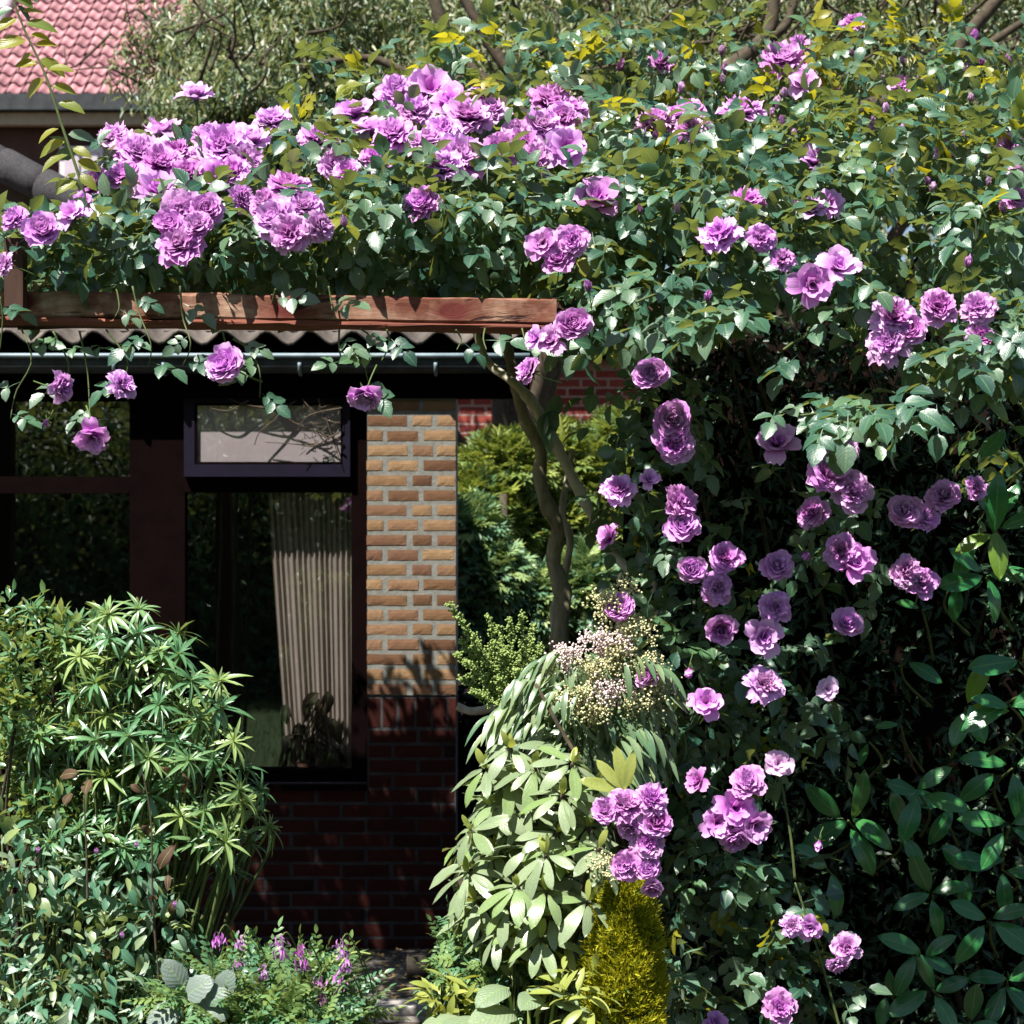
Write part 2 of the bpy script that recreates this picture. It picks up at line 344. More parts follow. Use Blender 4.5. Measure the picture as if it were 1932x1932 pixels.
# ---- the near house ----------------------------------------------------
YW = 8.0
def wx(u, Y=YW): return (u-U0)/FO*Y
def wz(v, Y=YW): return CZ-(v-V0)/FO*Y
M_mort = plain('grey_mortar', (.13, .13, .115), (.21, .21, .19), 30, .95, .8, .005)
M_mortd = plain('dark_patchy_mortar', (.012, .006, .006), (.05, .05, .055), 5, .95, .9, .006)  # near-black mortar with bluish grey efflorescence patches
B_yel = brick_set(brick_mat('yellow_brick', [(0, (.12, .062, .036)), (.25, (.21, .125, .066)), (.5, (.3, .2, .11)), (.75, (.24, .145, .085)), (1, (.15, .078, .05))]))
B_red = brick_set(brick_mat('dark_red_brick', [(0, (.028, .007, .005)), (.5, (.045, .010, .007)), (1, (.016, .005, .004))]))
house = thing('brick_house', 'house front with yellow brick pier, dark red brick plinth, black windows and tiled eave', 'house', (-1.4, 8.2, 0))
X0, X1 = wx(693), wx(860); ZT, ZP = wz(716), wz(1312)
mb = MB(); box(mb, (X0, YW, ZP+.001), (X1, YW+.3, ZT)); pier = obj('pier', mb, M_mort, house, smooth=False)
ch = (wz(735)-ZP)/20.5; row = 0; z = ZP+.004
while z < ZT-.03:
    e = [(693, 722), (730, 790), (797, 859)] if row % 2 else [(693, 768), (777, 815), (823, 859)]
    for a, b in e:
        brick(B_yel, pier, wx(a)+(.002 if a > 700 else -.003), wx(b)+(.003 if b > 850 else 0)+rng.normal(0, .002), YW, z, z+ch*.69)
    z += ch; row += 1
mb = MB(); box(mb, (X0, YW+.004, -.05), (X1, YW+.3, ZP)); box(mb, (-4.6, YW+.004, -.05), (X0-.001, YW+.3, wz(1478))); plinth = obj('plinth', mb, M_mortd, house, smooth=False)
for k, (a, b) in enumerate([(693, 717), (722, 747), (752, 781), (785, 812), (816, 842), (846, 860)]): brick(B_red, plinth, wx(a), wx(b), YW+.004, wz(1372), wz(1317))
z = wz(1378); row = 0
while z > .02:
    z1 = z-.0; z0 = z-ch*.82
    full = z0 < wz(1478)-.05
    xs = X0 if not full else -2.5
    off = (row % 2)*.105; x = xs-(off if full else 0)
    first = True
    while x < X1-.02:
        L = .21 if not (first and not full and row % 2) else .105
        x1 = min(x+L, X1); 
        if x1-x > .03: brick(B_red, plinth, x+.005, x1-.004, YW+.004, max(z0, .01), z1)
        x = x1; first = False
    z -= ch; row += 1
M_frame = plain('dark_window_paint', (.003, .0013, .0013), (.005, .002, .0022), 12, .7, .2, .002, spec=.02)
M_framep = plain('plum_sheen_paint', (.004, .003, .01), (.008, .005, .018), 12, .5, .2, .002, spec=.2)  # purple-blue sheen of the dark sash put into its paint colour
def glass(name, tint=(1, 1, 1), ior=1.5, boost=1.0):
    m, nt, b, out = newmat(name); nt.nodes.remove(b)
    tr = nt.nodes.new('ShaderNodeBsdfTransparent'); tr.inputs[0].default_value = (*tint, 1)
    gl = nt.nodes.new('ShaderNodeBsdfGlossy'); gl.inputs['Roughness'].default_value = .012
    fr = nt.nodes.new('ShaderNodeLayerWeight'); fr.inputs[0].default_value = .5; fac = math_(nt, 'MULTIPLY_ADD', math_(nt, 'POWER', fr.outputs['Facing'], 5.0), .9, .045)
    nz = noise(nt, 3, 2); bpn = nt.nodes.new('ShaderNodeBump'); bpn.inputs['Strength'].default_value = .05; bpn.inputs['Distance'].default_value = .01
    nt.links.new(nz, bpn.inputs['Height']); nt.links.new(bpn.outputs[0], gl.inputs['Normal'])
    mx = nt.nodes.new('ShaderNodeMixShader'); nt.links.new(math_(nt, 'MINIMUM', math_(nt, 'MULTIPLY', fac, boost), .95), mx.inputs[0]); nt.links.new(tr.outputs[0], mx.inputs[1]); nt.links.new(gl.outputs[0], mx.inputs[2])
    nt.links.new(mx.outputs[0], out.inputs['Surface']); return m
M_glass = glass('window_glass', (.9, .9, .9), 1.55, 2.6)
def wbox(u0, v0, u1, v1, y0, y1, mb): return box(mb, (wx(u0), y0, wz(v1)), (wx(u1), y1, wz(v0)))
# main frame
mb = MB()
for a in [(-60, 700, 1478, 0)]: pass
for u0, v0, u1, v1 in [(240, 712, 345, 1478), (661, 712, 692, 1478), (-420, 712, -380, 1478), (-380, 712, 240, 748), (345, 712, 661, 745), (-380, 898, 240, 930), (345, 900, 661, 928), (345, 1452, 661, 1478), (-380, 1452, 240, 1478)]:
    wbox(u0, v0, u1, v1, YW+.05, YW+.13, mb)
frame = obj('window_frame', mb, M_frame, house, smooth=False)
mb = MB(); box(mb, (-4.6, YW-.03, wz(1490)), (X0-.002, YW+.16, wz(1479))); obj('window_sill', mb, M_frame, house, smooth=False)
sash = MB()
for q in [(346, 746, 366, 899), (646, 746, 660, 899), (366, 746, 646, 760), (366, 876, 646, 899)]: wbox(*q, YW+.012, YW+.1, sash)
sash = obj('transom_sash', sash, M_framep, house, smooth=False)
mb = MB()
for q in [(366.2, 760.2, 370, 875.8), (642, 760.2, 645.8, 875.8), (370, 760.2, 642, 764), (370, 871, 642, 875.8)]: wbox(*q, YW+.016, YW+.045, mb)
obj('glazing_bead', mb, M_frame, sash, smooth=False)
for i, (u0, v0, u1, v1, y) in enumerate([(366, 760, 646, 876, .024), (345, 928, 661, 1452, .08), (-380, 748, 240, 898, .08), (-380, 930, 240, 1452, .08)]):
    mb = MB(); wbox(u0, v0, u1, v1, YW+y, YW+y+.004, mb); obj('pane', mb, M_glass, sash if i == 0 else frame, smooth=False)
# dark room
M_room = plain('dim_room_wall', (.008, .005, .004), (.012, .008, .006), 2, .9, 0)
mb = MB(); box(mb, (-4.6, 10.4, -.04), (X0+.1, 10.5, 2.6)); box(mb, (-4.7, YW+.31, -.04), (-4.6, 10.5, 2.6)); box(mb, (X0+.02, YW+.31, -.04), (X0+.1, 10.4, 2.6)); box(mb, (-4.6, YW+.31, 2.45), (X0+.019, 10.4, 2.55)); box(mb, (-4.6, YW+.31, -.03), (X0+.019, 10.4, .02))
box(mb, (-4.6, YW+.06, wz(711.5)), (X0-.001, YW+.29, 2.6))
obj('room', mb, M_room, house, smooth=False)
# fascia and gutter
M_gut = plain('weathered_zinc', (.1, .15, .18), (.2, .26, .29), 12, .5, .3, .003, spec=.5)
M_gutd = plain('dark_zinc', (.008, .012, .014), (.04, .052, .06), 12, .6, .3, .003, spec=.4)
xr = wx(1000, 7.8)
mb = MB(); box(mb, (-4.7, 7.985, 2.31), (xr, 8.05, 2.5)); obj('fascia', mb, M_frame, house, smooth=False)
mb = MB(); n = 9; gx0, gx1 = -4.7, xr
prof = [(7.983, 2.48)]+[(7.942+.04*math.cos(a), 2.45-.042*math.sin(a)) for a in np.linspace(0, math.pi, n)]+[(7.902, 2.475)]
prof = np.array(prof)
V = np.concatenate([np.c_[np.full(len(prof), gx0), prof], np.c_[np.full(len(prof), gx1), prof]]); k = len(prof)
mb.add(V, [q for i in range(k-1) for q in ([i, i+1, k+i+1], [i, k+i+1, k+i])])
gut = obj('gutter', mb, M_gutd, house)
mb = MB(); tube(mb, np.c_[np.linspace(gx0, gx1, 12), np.full(12, 7.896), np.full(12, 2.478)], .011, 8); obj('gutter_rim', mb, M_gut, gut)
for u in (205, 300, 820, 560):
    x = wx(u, 7.8); mb = MB(); pp = np.array([(x, 7.942+.046*math.cos(a), 2.45-.047*math.sin(a)) for a in np.linspace(.4, math.pi, 9)]); tube(mb, pp, .008, 6); obj('gutter_bracket', mb, M_gut, gut)
# pantiles of the low roof
def pantile(w_, L, amp, th, nx=9):
    s = np.linspace(0, 1, nx); zc = amp*np.sin(s*2*math.pi+.6); V = []; F = []
    for y, dz in ((0, 0), (L, 0)):
        for q in (0, -th):
            V += [[a*w_, y, b+q] for a, b in zip(s, zc)]
    V = np.array(V); k = nx
    for i in range(k-1):
        F += [[i, i+1, 2*k+i+1], [i, 2*k+i+1, 2*k+i], [i+1, i, k+i], [i+1, k+i, k+i+1], [k+i+1, k+i, 3*k+i], [k+i+1, 3*k+i, 3*k+i+1]]
    F += [[0, 2*k, 3*k], [0, 3*k, k], [k-1, 2*k-1, 4*k-1], [k-1, 4*k-1, 3*k-1]]
    return MB().add(V, F).mesh('roof_tile')
M_tile = plain('weathered_grey_tile', (.07, .058, .05), (.16, .135, .12), 14, .85, .6, .006, rnd=.5)
PT = pantile(.185, .4, .028, .014); PT.materials.append(M_tile)
roofb = MB(); pit = R(22); ys, zs = 7.90, 2.545; Lr = 1.75
V = np.array([(-4.7, ys+.06, zs-.02), (xr, ys+.06, zs-.02), (xr, ys+Lr*math.cos(pit), zs-.05+Lr*math.sin(pit)), (-4.7, ys+Lr*math.cos(pit), zs-.05+Lr*math.sin(pit))])
roofb.add(np.concatenate([V, V-[0, 0, .04]]), [[0,1,2],[0,2,3],[4,6,5],[4,7,6],[0,4,5],[0,5,1],[1,5,6],[1,6,2],[2,6,7],[2,7,3],[3,7,4],[3,4,0]])
roof = obj('roof', roofb, M_frame, house, smooth=False)
nc_ = int((xr+3.0)/.178)
for r_ in range(5):
    for c_ in range(nc_):
        M = Matrix.Translation((-3.0+c_*.178, ys+r_*.34*math.cos(pit), zs+.018+r_*.34*math.sin(pit)+rng.normal(0, .002))) @ Matrix.Rotation(pit-.03, 4, 'X') @ Matrix.Rotation(rng.normal(0, .012), 4, 'Z')
        put('roof_tile', PT, roof, M)
# half round ridge tiles seen at the left
M_ridge = plain('charcoal_ridge_tile', (.018, .017, .019), (.045, .042, .046), 60, .85, .5, .004, rnd=.3)
pa, pb = at(-70, 272, 9.6), at(165, 392, 9.3)
for k in range(3):
    a = pa+(pb-pa)*(k/3); b = pa+(pb-pa)*((k+1)/3+.03); mb = MB(); tube(mb, np.linspace(a, b, 4), [.088, .086, .083, .08], 14); obj('ridge_tile', mb, M_ridge, roof)
mb = MB(); a = pa-[0, -.1, 0]; b = pb-[0, -.1, 0]
mb.add([a-[0, 0, .75], b-[0, 0, .55], b, a, a+[0, .1, -.75], b+[0, .1, -.55], b+[0, .1, 0], a+[0, .1, 0]], [[0,1,2],[0,2,3],[4,6,5],[4,7,6],[0,4,5],[0,5,1],[3,2,6],[3,6,7],[0,3,7],[0,7,4],[1,5,6],[1,6,2]])
obj('gable_board', mb, plain('dark_boards', (.03, .018, .012), (.06, .035, .025), 8, .9, .4), house, smooth=False)
# curtain, blind, houseplant
M_curt = plain('net_curtain', (.34, .29, .25), (.5, .43, .38), 40, .95, .4, .002, (1, 1, .1))
def sheet(uL0, uL1, uR, v0, v1, Y, amp, pleats, mat, nm):
    mb = MB(); nx, nz = pleats*8, 14; V = []; F = []
    for j in range(nz+1):
        q = j/nz
        for i in range(nx+1):
            s = i/nx; u = (uL0+(uL1-uL0)*q**1.1)*(1-s)+uR*s; v = v0+(v1-v0)*q
            V.append([wx(u, Y), Y+amp*math.sin(s*pleats*2*math.pi+.5*math.sin(s*9+q*1.5))*(.7+.3*math.sin(s*23)), wz(v, Y)])
    for j in range(nz):
        for i in range(nx):
            a = j*(nx+1)+i; F += [[a, a+1, a+nx+2], [a, a+nx+2, a+nx+1]]
    mb.add(V, F); return obj(nm, mb, mat)
tag(sheet(505, 545, 668, 918, 1490, 8.175, .012, 15, M_curt, 'curtain'), 'beige pleated net curtain hanging behind the tall window beside the brick pier', 'curtain')
mb = MB(); wbox(367, 761, 645, 875, YW+.034, YW+.037, mb)
tag(obj('window_blind', mb, plain('pale_pink_blind', (.68, .58, .61), (.76, .66, .69), 3, .8, .1), smooth=False), 'pale pink blind behind the small transom window', 'blind')
mb = MB()
TW = [[(640, 830), (600, 815), (560, 800), (520, 775), (505, 755)], [(642, 800), (610, 790), (585, 770), (570, 752)], [(640, 815), (615, 830), (590, 842), (560, 838), (500, 834)], [(540, 760), (520, 790), (490, 815), (480, 840)], [(600, 752), (615, 790), (632, 840), (640, 868)], [(470, 755), (430, 775), (390, 768)], [(560, 755), (530, 770), (470, 765), (430, 752)], [(645, 770), (600, 778), (575, 790), (560, 815)]]
for tw in TW: tube(mb, smooth_path([at(a, b, 7.985+rng.normal(0, .006)) for a, b in tw], 14), np.linspace(.0042, .0018, 14), 5)
for k in range(40):
    a = np.array([rng.uniform(575, 642), rng.uniform(760, 850)]); b = a+[rng.uniform(-26, 6), rng.uniform(-18, 14)]; tube(mb, np.linspace(at(*a, 7.985), at(*b, 7.98), 3), .0016, 4)
tag(obj('reflected_twigs', mb, M_twig), 'thin dark twigs standing in for branches reflected in the small transom window', 'twigs')  # twig tubes stand in for branch reflections on the glass
hp = thing('houseplant', 'dark wilting houseplant standing behind the window at the foot of the curtain', 'plant', tuple(at(575, 1470, 8.125)))
mb = MB(); tube(mb, [at(575, 1475, 8.125)+[0, 0, -.02], at(575, 1440, 8.125)], [.025, .03], 14); obj('pot', mb, plain('clay_pot', (.06, .03, .02), (.1, .05, .03), 20, .9, .3), hp)
T = leaf_t(1, .5, 6, 5, .3, .5, .4, .8); lm = MB().add(T['v'], T['f'], T['lc'], 0.3).mesh('leaf'); lm.materials.append(leaf_mat('wilted_leaf', [(.02, .018, .012), (.05, .035, .02)], (.05, .03, .01), .1, .6))
mb = MB()
for k in range(22):
    a = rng.uniform(-1.2, 1.2); tip = at(575+rng.uniform(-45, 60), rng.uniform(1300, 1430), 8.125+rng.uniform(-.02, .02))
    tube(mb, smooth_path([at(575, 1445, 8.125), at(575+rng.uniform(-20, 20), 1390, 8.125), tip], 6), .003, 4)
    put('leaf', lm, hp, mat4(tip, (rng.normal(0, .5), -.2, -1), (rng.normal(0, .3), -1, .4), rng.uniform(.07, .13)))
obj('stem', mb, M_twig, hp)

# ---- far house at upper left
fy = 24.0; ez = wz(182, fy)
far = thing('distant_house', 'distant house with sunlit pink pantile roof and dark gutter, upper left', 'house', (-5, 27, 0))
M_ftile = plain('pink_clay_tile', (.3, .11, .15), (.46, .26, .25), 7, .8, .6, .02, rnd=.6)
FT = pantile(.166, .262, .026, .05, 9); FT.materials.append(M_ftile)
fp = R(37); fx0 = wx(-75, fy); mb = MB(); fL = 6.0; fx1 = fx0+25*.195
V = np.array([(fx0, fy, ez-.04), (fx1+3, fy, ez-.04), (fx1+3, fy+fL*math.cos(fp), ez-.06+fL*math.sin(fp)), (fx0, fy+fL*math.cos(fp), ez-.06+fL*math.sin(fp))])
mb.add(np.concatenate([V, V-[0, 0, .1]]), [[0,1,2],[0,2,3],[4,6,5],[4,7,6],[0,4,5],[0,5,1],[1,5,6],[1,6,2],[2,6,7],[2,7,3],[3,7,4],[3,4,0]])
froof = obj('roof', mb, plain('roof_felt', (.07, .018, .045), (.1, .03, .06), 5, .9, 0), far, smooth=False)
for r_ in range(12):
    for c_ in range(25):
        M = Matrix.Translation((fx0+c_*.195, fy-.02+r_*.31*math.cos(fp), ez+.05+r_*.31*math.sin(fp))) @ Matrix.Rotation(fp-.1, 4, 'X') @ Matrix.Rotation(rng.normal(0, .02), 4, 'Z')
        put('roof_tile', FT, froof, M)
mb = MB(); a = np.array([fx0-.03, fy-.05, ez+.04]); b = a+np.array([0, math.cos(fp), math.sin(fp)])*fL; tube(mb, np.linspace(a, b, 8), .11, 10); obj('verge', mb, plain('grey_verge', (.25, .22, .23), (.4, .35, .37), 5, .8, .3), froof)
mb = MB(); box(mb, (fx0-.1, fy-.17, ez-.2), (fx1+3, fy-.02, ez)); obj('gutter', mb, plain('black_gutter', (.015, .017, .02), (.04, .045, .05), 9, .6, .2), far, smooth=False)
mb = MB(); box(mb, (fx0, fy-.03, ez-.36), (fx1+3, fy+.1, ez-.21)); obj('fascia', mb, plain('cream_fascia', (.3, .24, .17), (.4, .33, .24), 9, .8, .2), far, smooth=False)
mb = MB(); box(mb, (fx0+.2, fy+.25, 0), (fx1+3, fy+4.8, ez-.03)); obj('wall', mb, plain('dark_brick_wall', (.05, .025, .02), (.09, .045, .035), 4, .9, .4), far, smooth=False)
mb = MB(); box(mb, (wx(108, fy), fy+.12, wz(345, fy)), (wx(190, fy), fy+.26, wz(272, fy))); fw = obj('window', mb, plain('white_frame', (.5, .45, .47), (.62, .56, .58), 5, .7, 0), far, smooth=False)
mb = MB(); box(mb, (wx(118, fy), fy+.09, wz(335, fy)), (wx(146, fy), fy+.118, wz(282, fy))); box(mb, (wx(153, fy), fy+.09, wz(335, fy)), (wx(181, fy), fy+.118, wz(282, fy))); obj('pane', mb, plain('pale_blind', (.4, .34, .4), (.5, .44, .48), 5, .3, 0), fw, smooth=False)

# ---- red brick outbuilding seen between pier and trunk
ob = thing('brick_outbuilding', 'red brick wall of an outbuilding between the pier and the gnarled trunk', 'building', (-.2, 15.6, 0))
yb = 15.5
mb = MB(); box(mb, (-3.6, yb, -.05), (1.6, yb+2.5, 3.25)); wl = obj('wall', mb, plain('pink_mortar', (.3, .2, .17), (.4, .28, .24), 20, .9, .4), ob, smooth=False)
mb = MB()
V = np.array([(-3.7, yb-.2, 3.2), (1.7, yb-.2, 3.2), (1.7, yb+2.7, 3.6), (-3.7, yb+2.7, 3.6)])
mb.add(np.concatenate([V, V+[0, 0, .1]]), [[0,1,2],[0,2,3],[4,6,5],[4,7,6],[0,4,5],[0,5,1],[1,5,6],[1,6,2],[2,6,7],[2,7,3],[3,7,4],[3,4,0]]); obj('roof', mb, M_frame, ob, smooth=False)
B_out = brick_set(brick_mat('crimson_brick', [(0, (.26, .05, .045)), (.5, (.33, .075, .06)), (1, (.2, .04, .04))]))
z = wz(900, yb); row = 0
while z < wz(700, yb):
    x = wx(790, yb)-(row % 2)*.11
    while x < wx(1190, yb):
        brick(B_out, wl, x, x+.205, yb, z, z+.058); x += .22
    z += .073; row += 1

# ------------------------------------------------------------------ pergola
M_wood = None
def wood():
    m, nt, b, out = newmat('weathered_red_timber'); L = nt.links
    tc = nt.nodes.new('ShaderNodeTexCoord'); sx = nt.nodes.new('ShaderNodeSeparateXYZ'); L.new(tc.outputs['Object'], sx.inputs[0])
    # knots bend the grain
    dz = None; kn = None
    for kx, kz in ((-.146, 2.262), (-1.21, 2.285), (-.55, 2.27)):
        dx = math_(nt, 'MULTIPLY', math_(nt, 'SUBTRACT', sx.outputs[0], kx), .6); d2 = math_(nt, 'SUBTRACT', sx.outputs[2], kz)
        dd = math_(nt, 'SQRT', math_(nt, 'ADD', math_(nt, 'MULTIPLY', dx, dx), math_(nt, 'MULTIPLY', d2, d2)))
        e = math_(nt, 'EXPONENT', math_(nt, 'MULTIPLY', dd, -38)); kn = e if kn is None else math_(nt, 'MAXIMUM', kn, e)
    cz = math_(nt, 'ADD', sx.outputs[2], math_(nt, 'MULTIPLY', kn, .05)); cx = nt.nodes.new('ShaderNodeCombineXYZ')
    L.new(math_(nt, 'MULTIPLY', sx.outputs[0], .12), cx.inputs[0]); L.new(math_(nt, 'MULTIPLY', sx.outputs[1], 1.0), cx.inputs[1]); L.new(cz, cx.inputs[2])
    g1 = noise(nt, 60, 6, .7, cx.outputs[0]); g2 = noise(nt, 9, 4, .6, cx.outputs[0]); g3 = noise(nt, 4, 5, .65)
    col = ramp(nt, [(.32, (.08, .024, .013)), (.47, (.26, .14, .09)), (.62, (.4, .295, .22))], math_(nt, 'ADD', math_(nt, 'MULTIPLY', g1, .45), math_(nt, 'MULTIPLY', g2, .55)))
    st = ramp(nt, [(.42, (0, 0, 0)), (.56, (1, 1, 1))], g3); col = mixc(nt, .85, col, mixc(nt, st, (.34, .1, .06), (1.05, 1, .95)), 'MULTIPLY')
    col = mixc(nt, ramp(nt, [(.25, (0, 0, 0)), (.5, (1, 1, 1))], kn), col, (.1, .016, .012))
    crack = ramp(nt, [(.36, (0, 0, 0)), (.41, (1, 1, 1))], noise(nt, 26, 5, .7, cx.outputs[0])); col = mixc(nt, .8, col, crack, 'MULTIPLY')
    L.new(col, b.inputs['Base Color']); b.inputs['Roughness'].default_value = .75; b.inputs['Specular IOR Level'].default_value = .25
    bump(nt, math_(nt, 'ADD', g1, crack), .6, .004, b); return m
M_wood = wood()
M_woodd = plain('dark_old_timber', (.03, .014, .01), (.085, .04, .026), 25, .85, .6, .005, (1, 1, .15))
YB = 4.7
perg = thing('pergola', 'weathered red-brown timber pergola beam spanning the picture below the roses', 'pergola', (-.8, 4.8, 0))
def beam(mb, A, B, y0, y1, h0, h1, n=24, jit=.0012):
    """timber with softened, slightly uneven edges; A,B = (x,z) of top line, h0..h1 below it"""
    V = []; F = []; c = .006
    for i in range(n+1):
        t = i/n; x = A[0]+(B[0]-A[0])*t; zt = A[1]+(B[1]-A[1])*t
        q = [(y0, -h0-c), (y0+c, -h0), (y1-c, -h0), (y1, -h0-c), (y1, -h1+c), (y1-c, -h1), (y0+c, -h1), (y0, -h1+c)]
        V += [[x, y+rng.normal(0, jit), zt+d+rng.normal(0, jit)] for y, d in q]
    for i in range(n):
        for j in range(8):
            k = (j+1) % 8; a, b, e, d = i*8+j, i*8+k, (i+1)*8+k, (i+1)*8+j; F += [[a, b, e], [a, e, d]]
    for s in (0, n*8): F += [[s, s+j, s+j+1] for j in range(1, 7)]
    return mb.add(V, F)
A = at(-330, 543, YB); Bq = at(1050, 563, YB)
mb = beam(MB(), (A[0], A[2]), (Bq[0], Bq[2]), YB, YB+.07, 0, px(49, YB)); obj('beam', mb, M_wood, perg, smooth=False)
mb = beam(MB(), (A[0], A[2]), (Bq[0]-.01, Bq[2]), YB-.006, YB+.075, px(49.5, YB), px(61, YB), jit=.0018); obj('lower_batten', mb, plain('red_timber_edge', (.07, .014, .009), (.22, .07, .04), 18, .8, .6, .004, (.2, 1, 1)), perg, smooth=False)
mb = beam(MB(), (-3.3, 2.61), (.75, 2.60), 7.1, 7.17, 0, .1); obj('rear_beam', mb, M_woodd, perg, smooth=False)
for x in (at(18, 0, YB)[0], at(345, 0, YB)[0]+.06, at(790, 0, YB)[0], at(1030, 0, YB)[0], -1.85):
    mb = MB(); za, zb = 2.225, 2.52; y0_, y1_ = YB+.076, 7.098
    mb.add([(x, y0_, za), (x+.045, y0_, za), (x+.045, y1_, zb), (x, y1_, zb), (x, y0_, za+.08), (x+.045, y0_, za+.08), (x+.045, y1_, zb+.08), (x, y1_, zb+.08)], [[0,2,1],[0,3,2],[4,5,6],[4,6,7],[0,1,5],[0,5,4],[1,2,6],[1,6,5],[2,3,7],[2,7,6],[3,0,4],[3,4,7]]); obj('rafter', mb, M_woodd, perg, smooth=False)
q0, q1 = at(18, 455, YB), at(53, 560, YB); mb = MB(); box(mb, (q0[0], YB-.05, q1[2]-.03), (q1[0], YB-.007, q0[2])); obj('upright', mb, M_woodd, perg, smooth=False)
for x, y in ((-1.72, YB+.0), (-2.4, 7.1), (.68, 7.1)):
    mb = MB(); box(mb, (x-.045, y-.02, -.05), (x+.045, y+.065, A[2]-.13 if y < 5 else 2.498)); obj('post', mb, M_woodd, perg, smooth=False)

# ------------------------------------------------------------------ rose blooms
def petal(mb, phi, L, W, tilt0, tilt1, cup, base_r, z0, ruf, seed):
    r = np.random.default_rng(seed); nt_, ns = 6, 6
    t = np.linspace(0, 1, nt_+1); s = np.linspace(-1, 1, ns+1)
    til = tilt0+(tilt1-tilt0)*t; rr = base_r+np.concatenate([[0], np.cumsum(np.sin((til[1:]+til[:-1])/2))])*L/nt_
    zz = z0+np.concatenate([[0], np.cumsum(np.cos((til[1:]+til[:-1])/2))])*L/nt_
    w = W*(.18+.82*np.sin(np.pi*np.clip(t*.62, 0, 1))**.9)*np.where(t > .8, 1-.9*(t-.8)**1.2*1.0, 1)
    V = []; lc = []; ph1, ph2 = r.uniform(0, 6.28, 2); k = 0
    off = r.uniform(0, 50)
    for i in range(nt_+1):
        for j in range(ns+1):
            q = s[j]; x = q*w[i]/2
            end = L*(.15*(q*q-.1*math.cos(q*6+ph1))+.03*math.sin(q*11+ph2))*t[i]**3   # rounded, notched end
            rad = rr[i]-end*math.sin(til[i]); z = zz[i]-end*math.cos(til[i])
            rad -= cup*W*.5*q*q*math.cos(til[i]); z += cup*W*.5*q*q*math.sin(til[i])
            wv = ruf*L*t[i]**2*(math.sin(q*4.2+ph1)+.6*math.sin(q*8+ph2))
            rad += wv*math.cos(til[i]); z += wv*math.sin(til[i])
            V.append([rad*math.cos(phi)-x*math.sin(phi), rad*math.sin(phi)+x*math.cos(phi), z]); lc.append([q, t[i], off])
    F = []
    for i in range(nt_):
        for j in range(ns):
            a = i*(ns+1)+j; F += [[a, a+1, a+ns+2], [a, a+ns+2, a+ns+1]]
    mb.add(V, F, np.array(lc))
def bloom(seed, kind):
    r = np.random.default_rng(seed); o = MB(); h = MB(); k = 0
    def ring(mb, n, L, W, a0, a1, cup, br, z0, ruf, jit=.12):
        p0 = r.uniform(0, 6.28)
        for i in range(n):
            petal(mb, p0+i*2*math.pi/n+r.normal(0, .16), L*r.uniform(.82, 1.12), W*r.uniform(.85, 1.15), a0+r.normal(0, jit*.6), a1+r.normal(0, jit*1.6), cup*r.uniform(.6, 1.3), br, z0+r.normal(0, .012), ruf*r.uniform(.6, 1.5), int(r.integers(1e9)))
    if kind == 'open':
        ring(o, 8, .5, .42, .7, 1.75, .2, .02, -.03, .07); ring(o, 8, .47, .38, .55, 1.5, .25, .02, .0, .08); ring(o, 8, .43, .34, .45, 1.25, .3, .02, .03, .09, .2)
        ring(h, 9, .39, .26, .35, 1.0, .35, .03, .05, .1, .3); ring(h, 9, .34, .22, .2, .75, .4, .03, .07, .11, .35); ring(h, 8, .28, .18, .1, .5, .4, .025, .09, .12, .4); ring(h, 5, .24, .14, -.1, .25, .4, .01, .1, .12, .4)
    elif kind == 'cup':
        ring(o, 7, .48, .46, .6, 1.6, .3, .02, -.02, .06); ring(o, 8, .45, .42, .5, 1.3, .4, .03, .02, .06)
        ring(h, 7, .41, .36, .4, 1.0, .5, .04, .04, .07, .2); ring(h, 7, .37, .3, .3, .75, .55, .04, .06, .07, .25); ring(h, 6, .33, .24, .25, .5, .6, .04, .08, .08, .25); ring(h, 5, .29, .19, .15, .25, .7, .03, .09, .07, .3); ring(h, 4, .26, .14, .0, .05, .8, .015, .1, .05, .3)
    elif kind == 'flat':
        ring(o, 10, .5, .36, .8, 1.8, .12, .02, -.02, .09); ring(o, 10, .46, .32, .7, 1.5, .15, .02, .01, .1, .2); ring(o, 9, .42, .28, .55, 1.25, .2, .02, .04, .11, .25)
        ring(h, 10, .38, .24, .45, 1.05, .25, .02, .06, .12, .3); ring(h, 9, .33, .2, .3, .8, .3, .02, .08, .13, .35); ring(h, 8, .27, .16, .15, .55, .3, .02, .1, .13, .4); ring(h, 5, .22, .13, -.1, .3, .3, .01, .11, .12, .4)
    elif kind == 'loose':
        ring(o, 5, .52, .46, .6, 1.7, .2, .02, -.02, .07, .25); ring(o, 4, .44, .4, .4, 1.2, .3, .02, .02, .08, .25); ring(h, 5, .3, .26, .2, .9, .4, .015, .05, .1, .3)
    elif kind == 'bud':
        ring(o, 5, .5, .34, .25, -.15, .7, .06, 0, .02, .05); ring(h, 4, .54, .26, .15, -.2, .8, .03, .02, .02, .05)
    return o.mesh('rose_bloom'), h.mesh('rose_heart')
cal = MB(); tube(cal, [(0, 0, -.12), (0, 0, -.08), (0, 0, -.03), (0, 0, .0)], [.02, .05, .06, .03], 8)
tube(cal, smooth_path([(0, 0, -.1), (.02, .03, -.5), (.0, .12, -1.0)], 6), [.02, .018, .018, .02, .022, .024], 5)
sp = leaf_t(.3, .09, 4, 3, .2, .4); 
for k in range(5):
    a = k*1.256; cal.inst(sp, np.array([[0, 0, -.03]]), np.array([[math.cos(a), math.sin(a), .1]]), np.array([[0, 0, 1.0]]), 1.0)
CAL = cal.mesh('calyx'); CAL.materials.append(M_calyx)
BL = {}
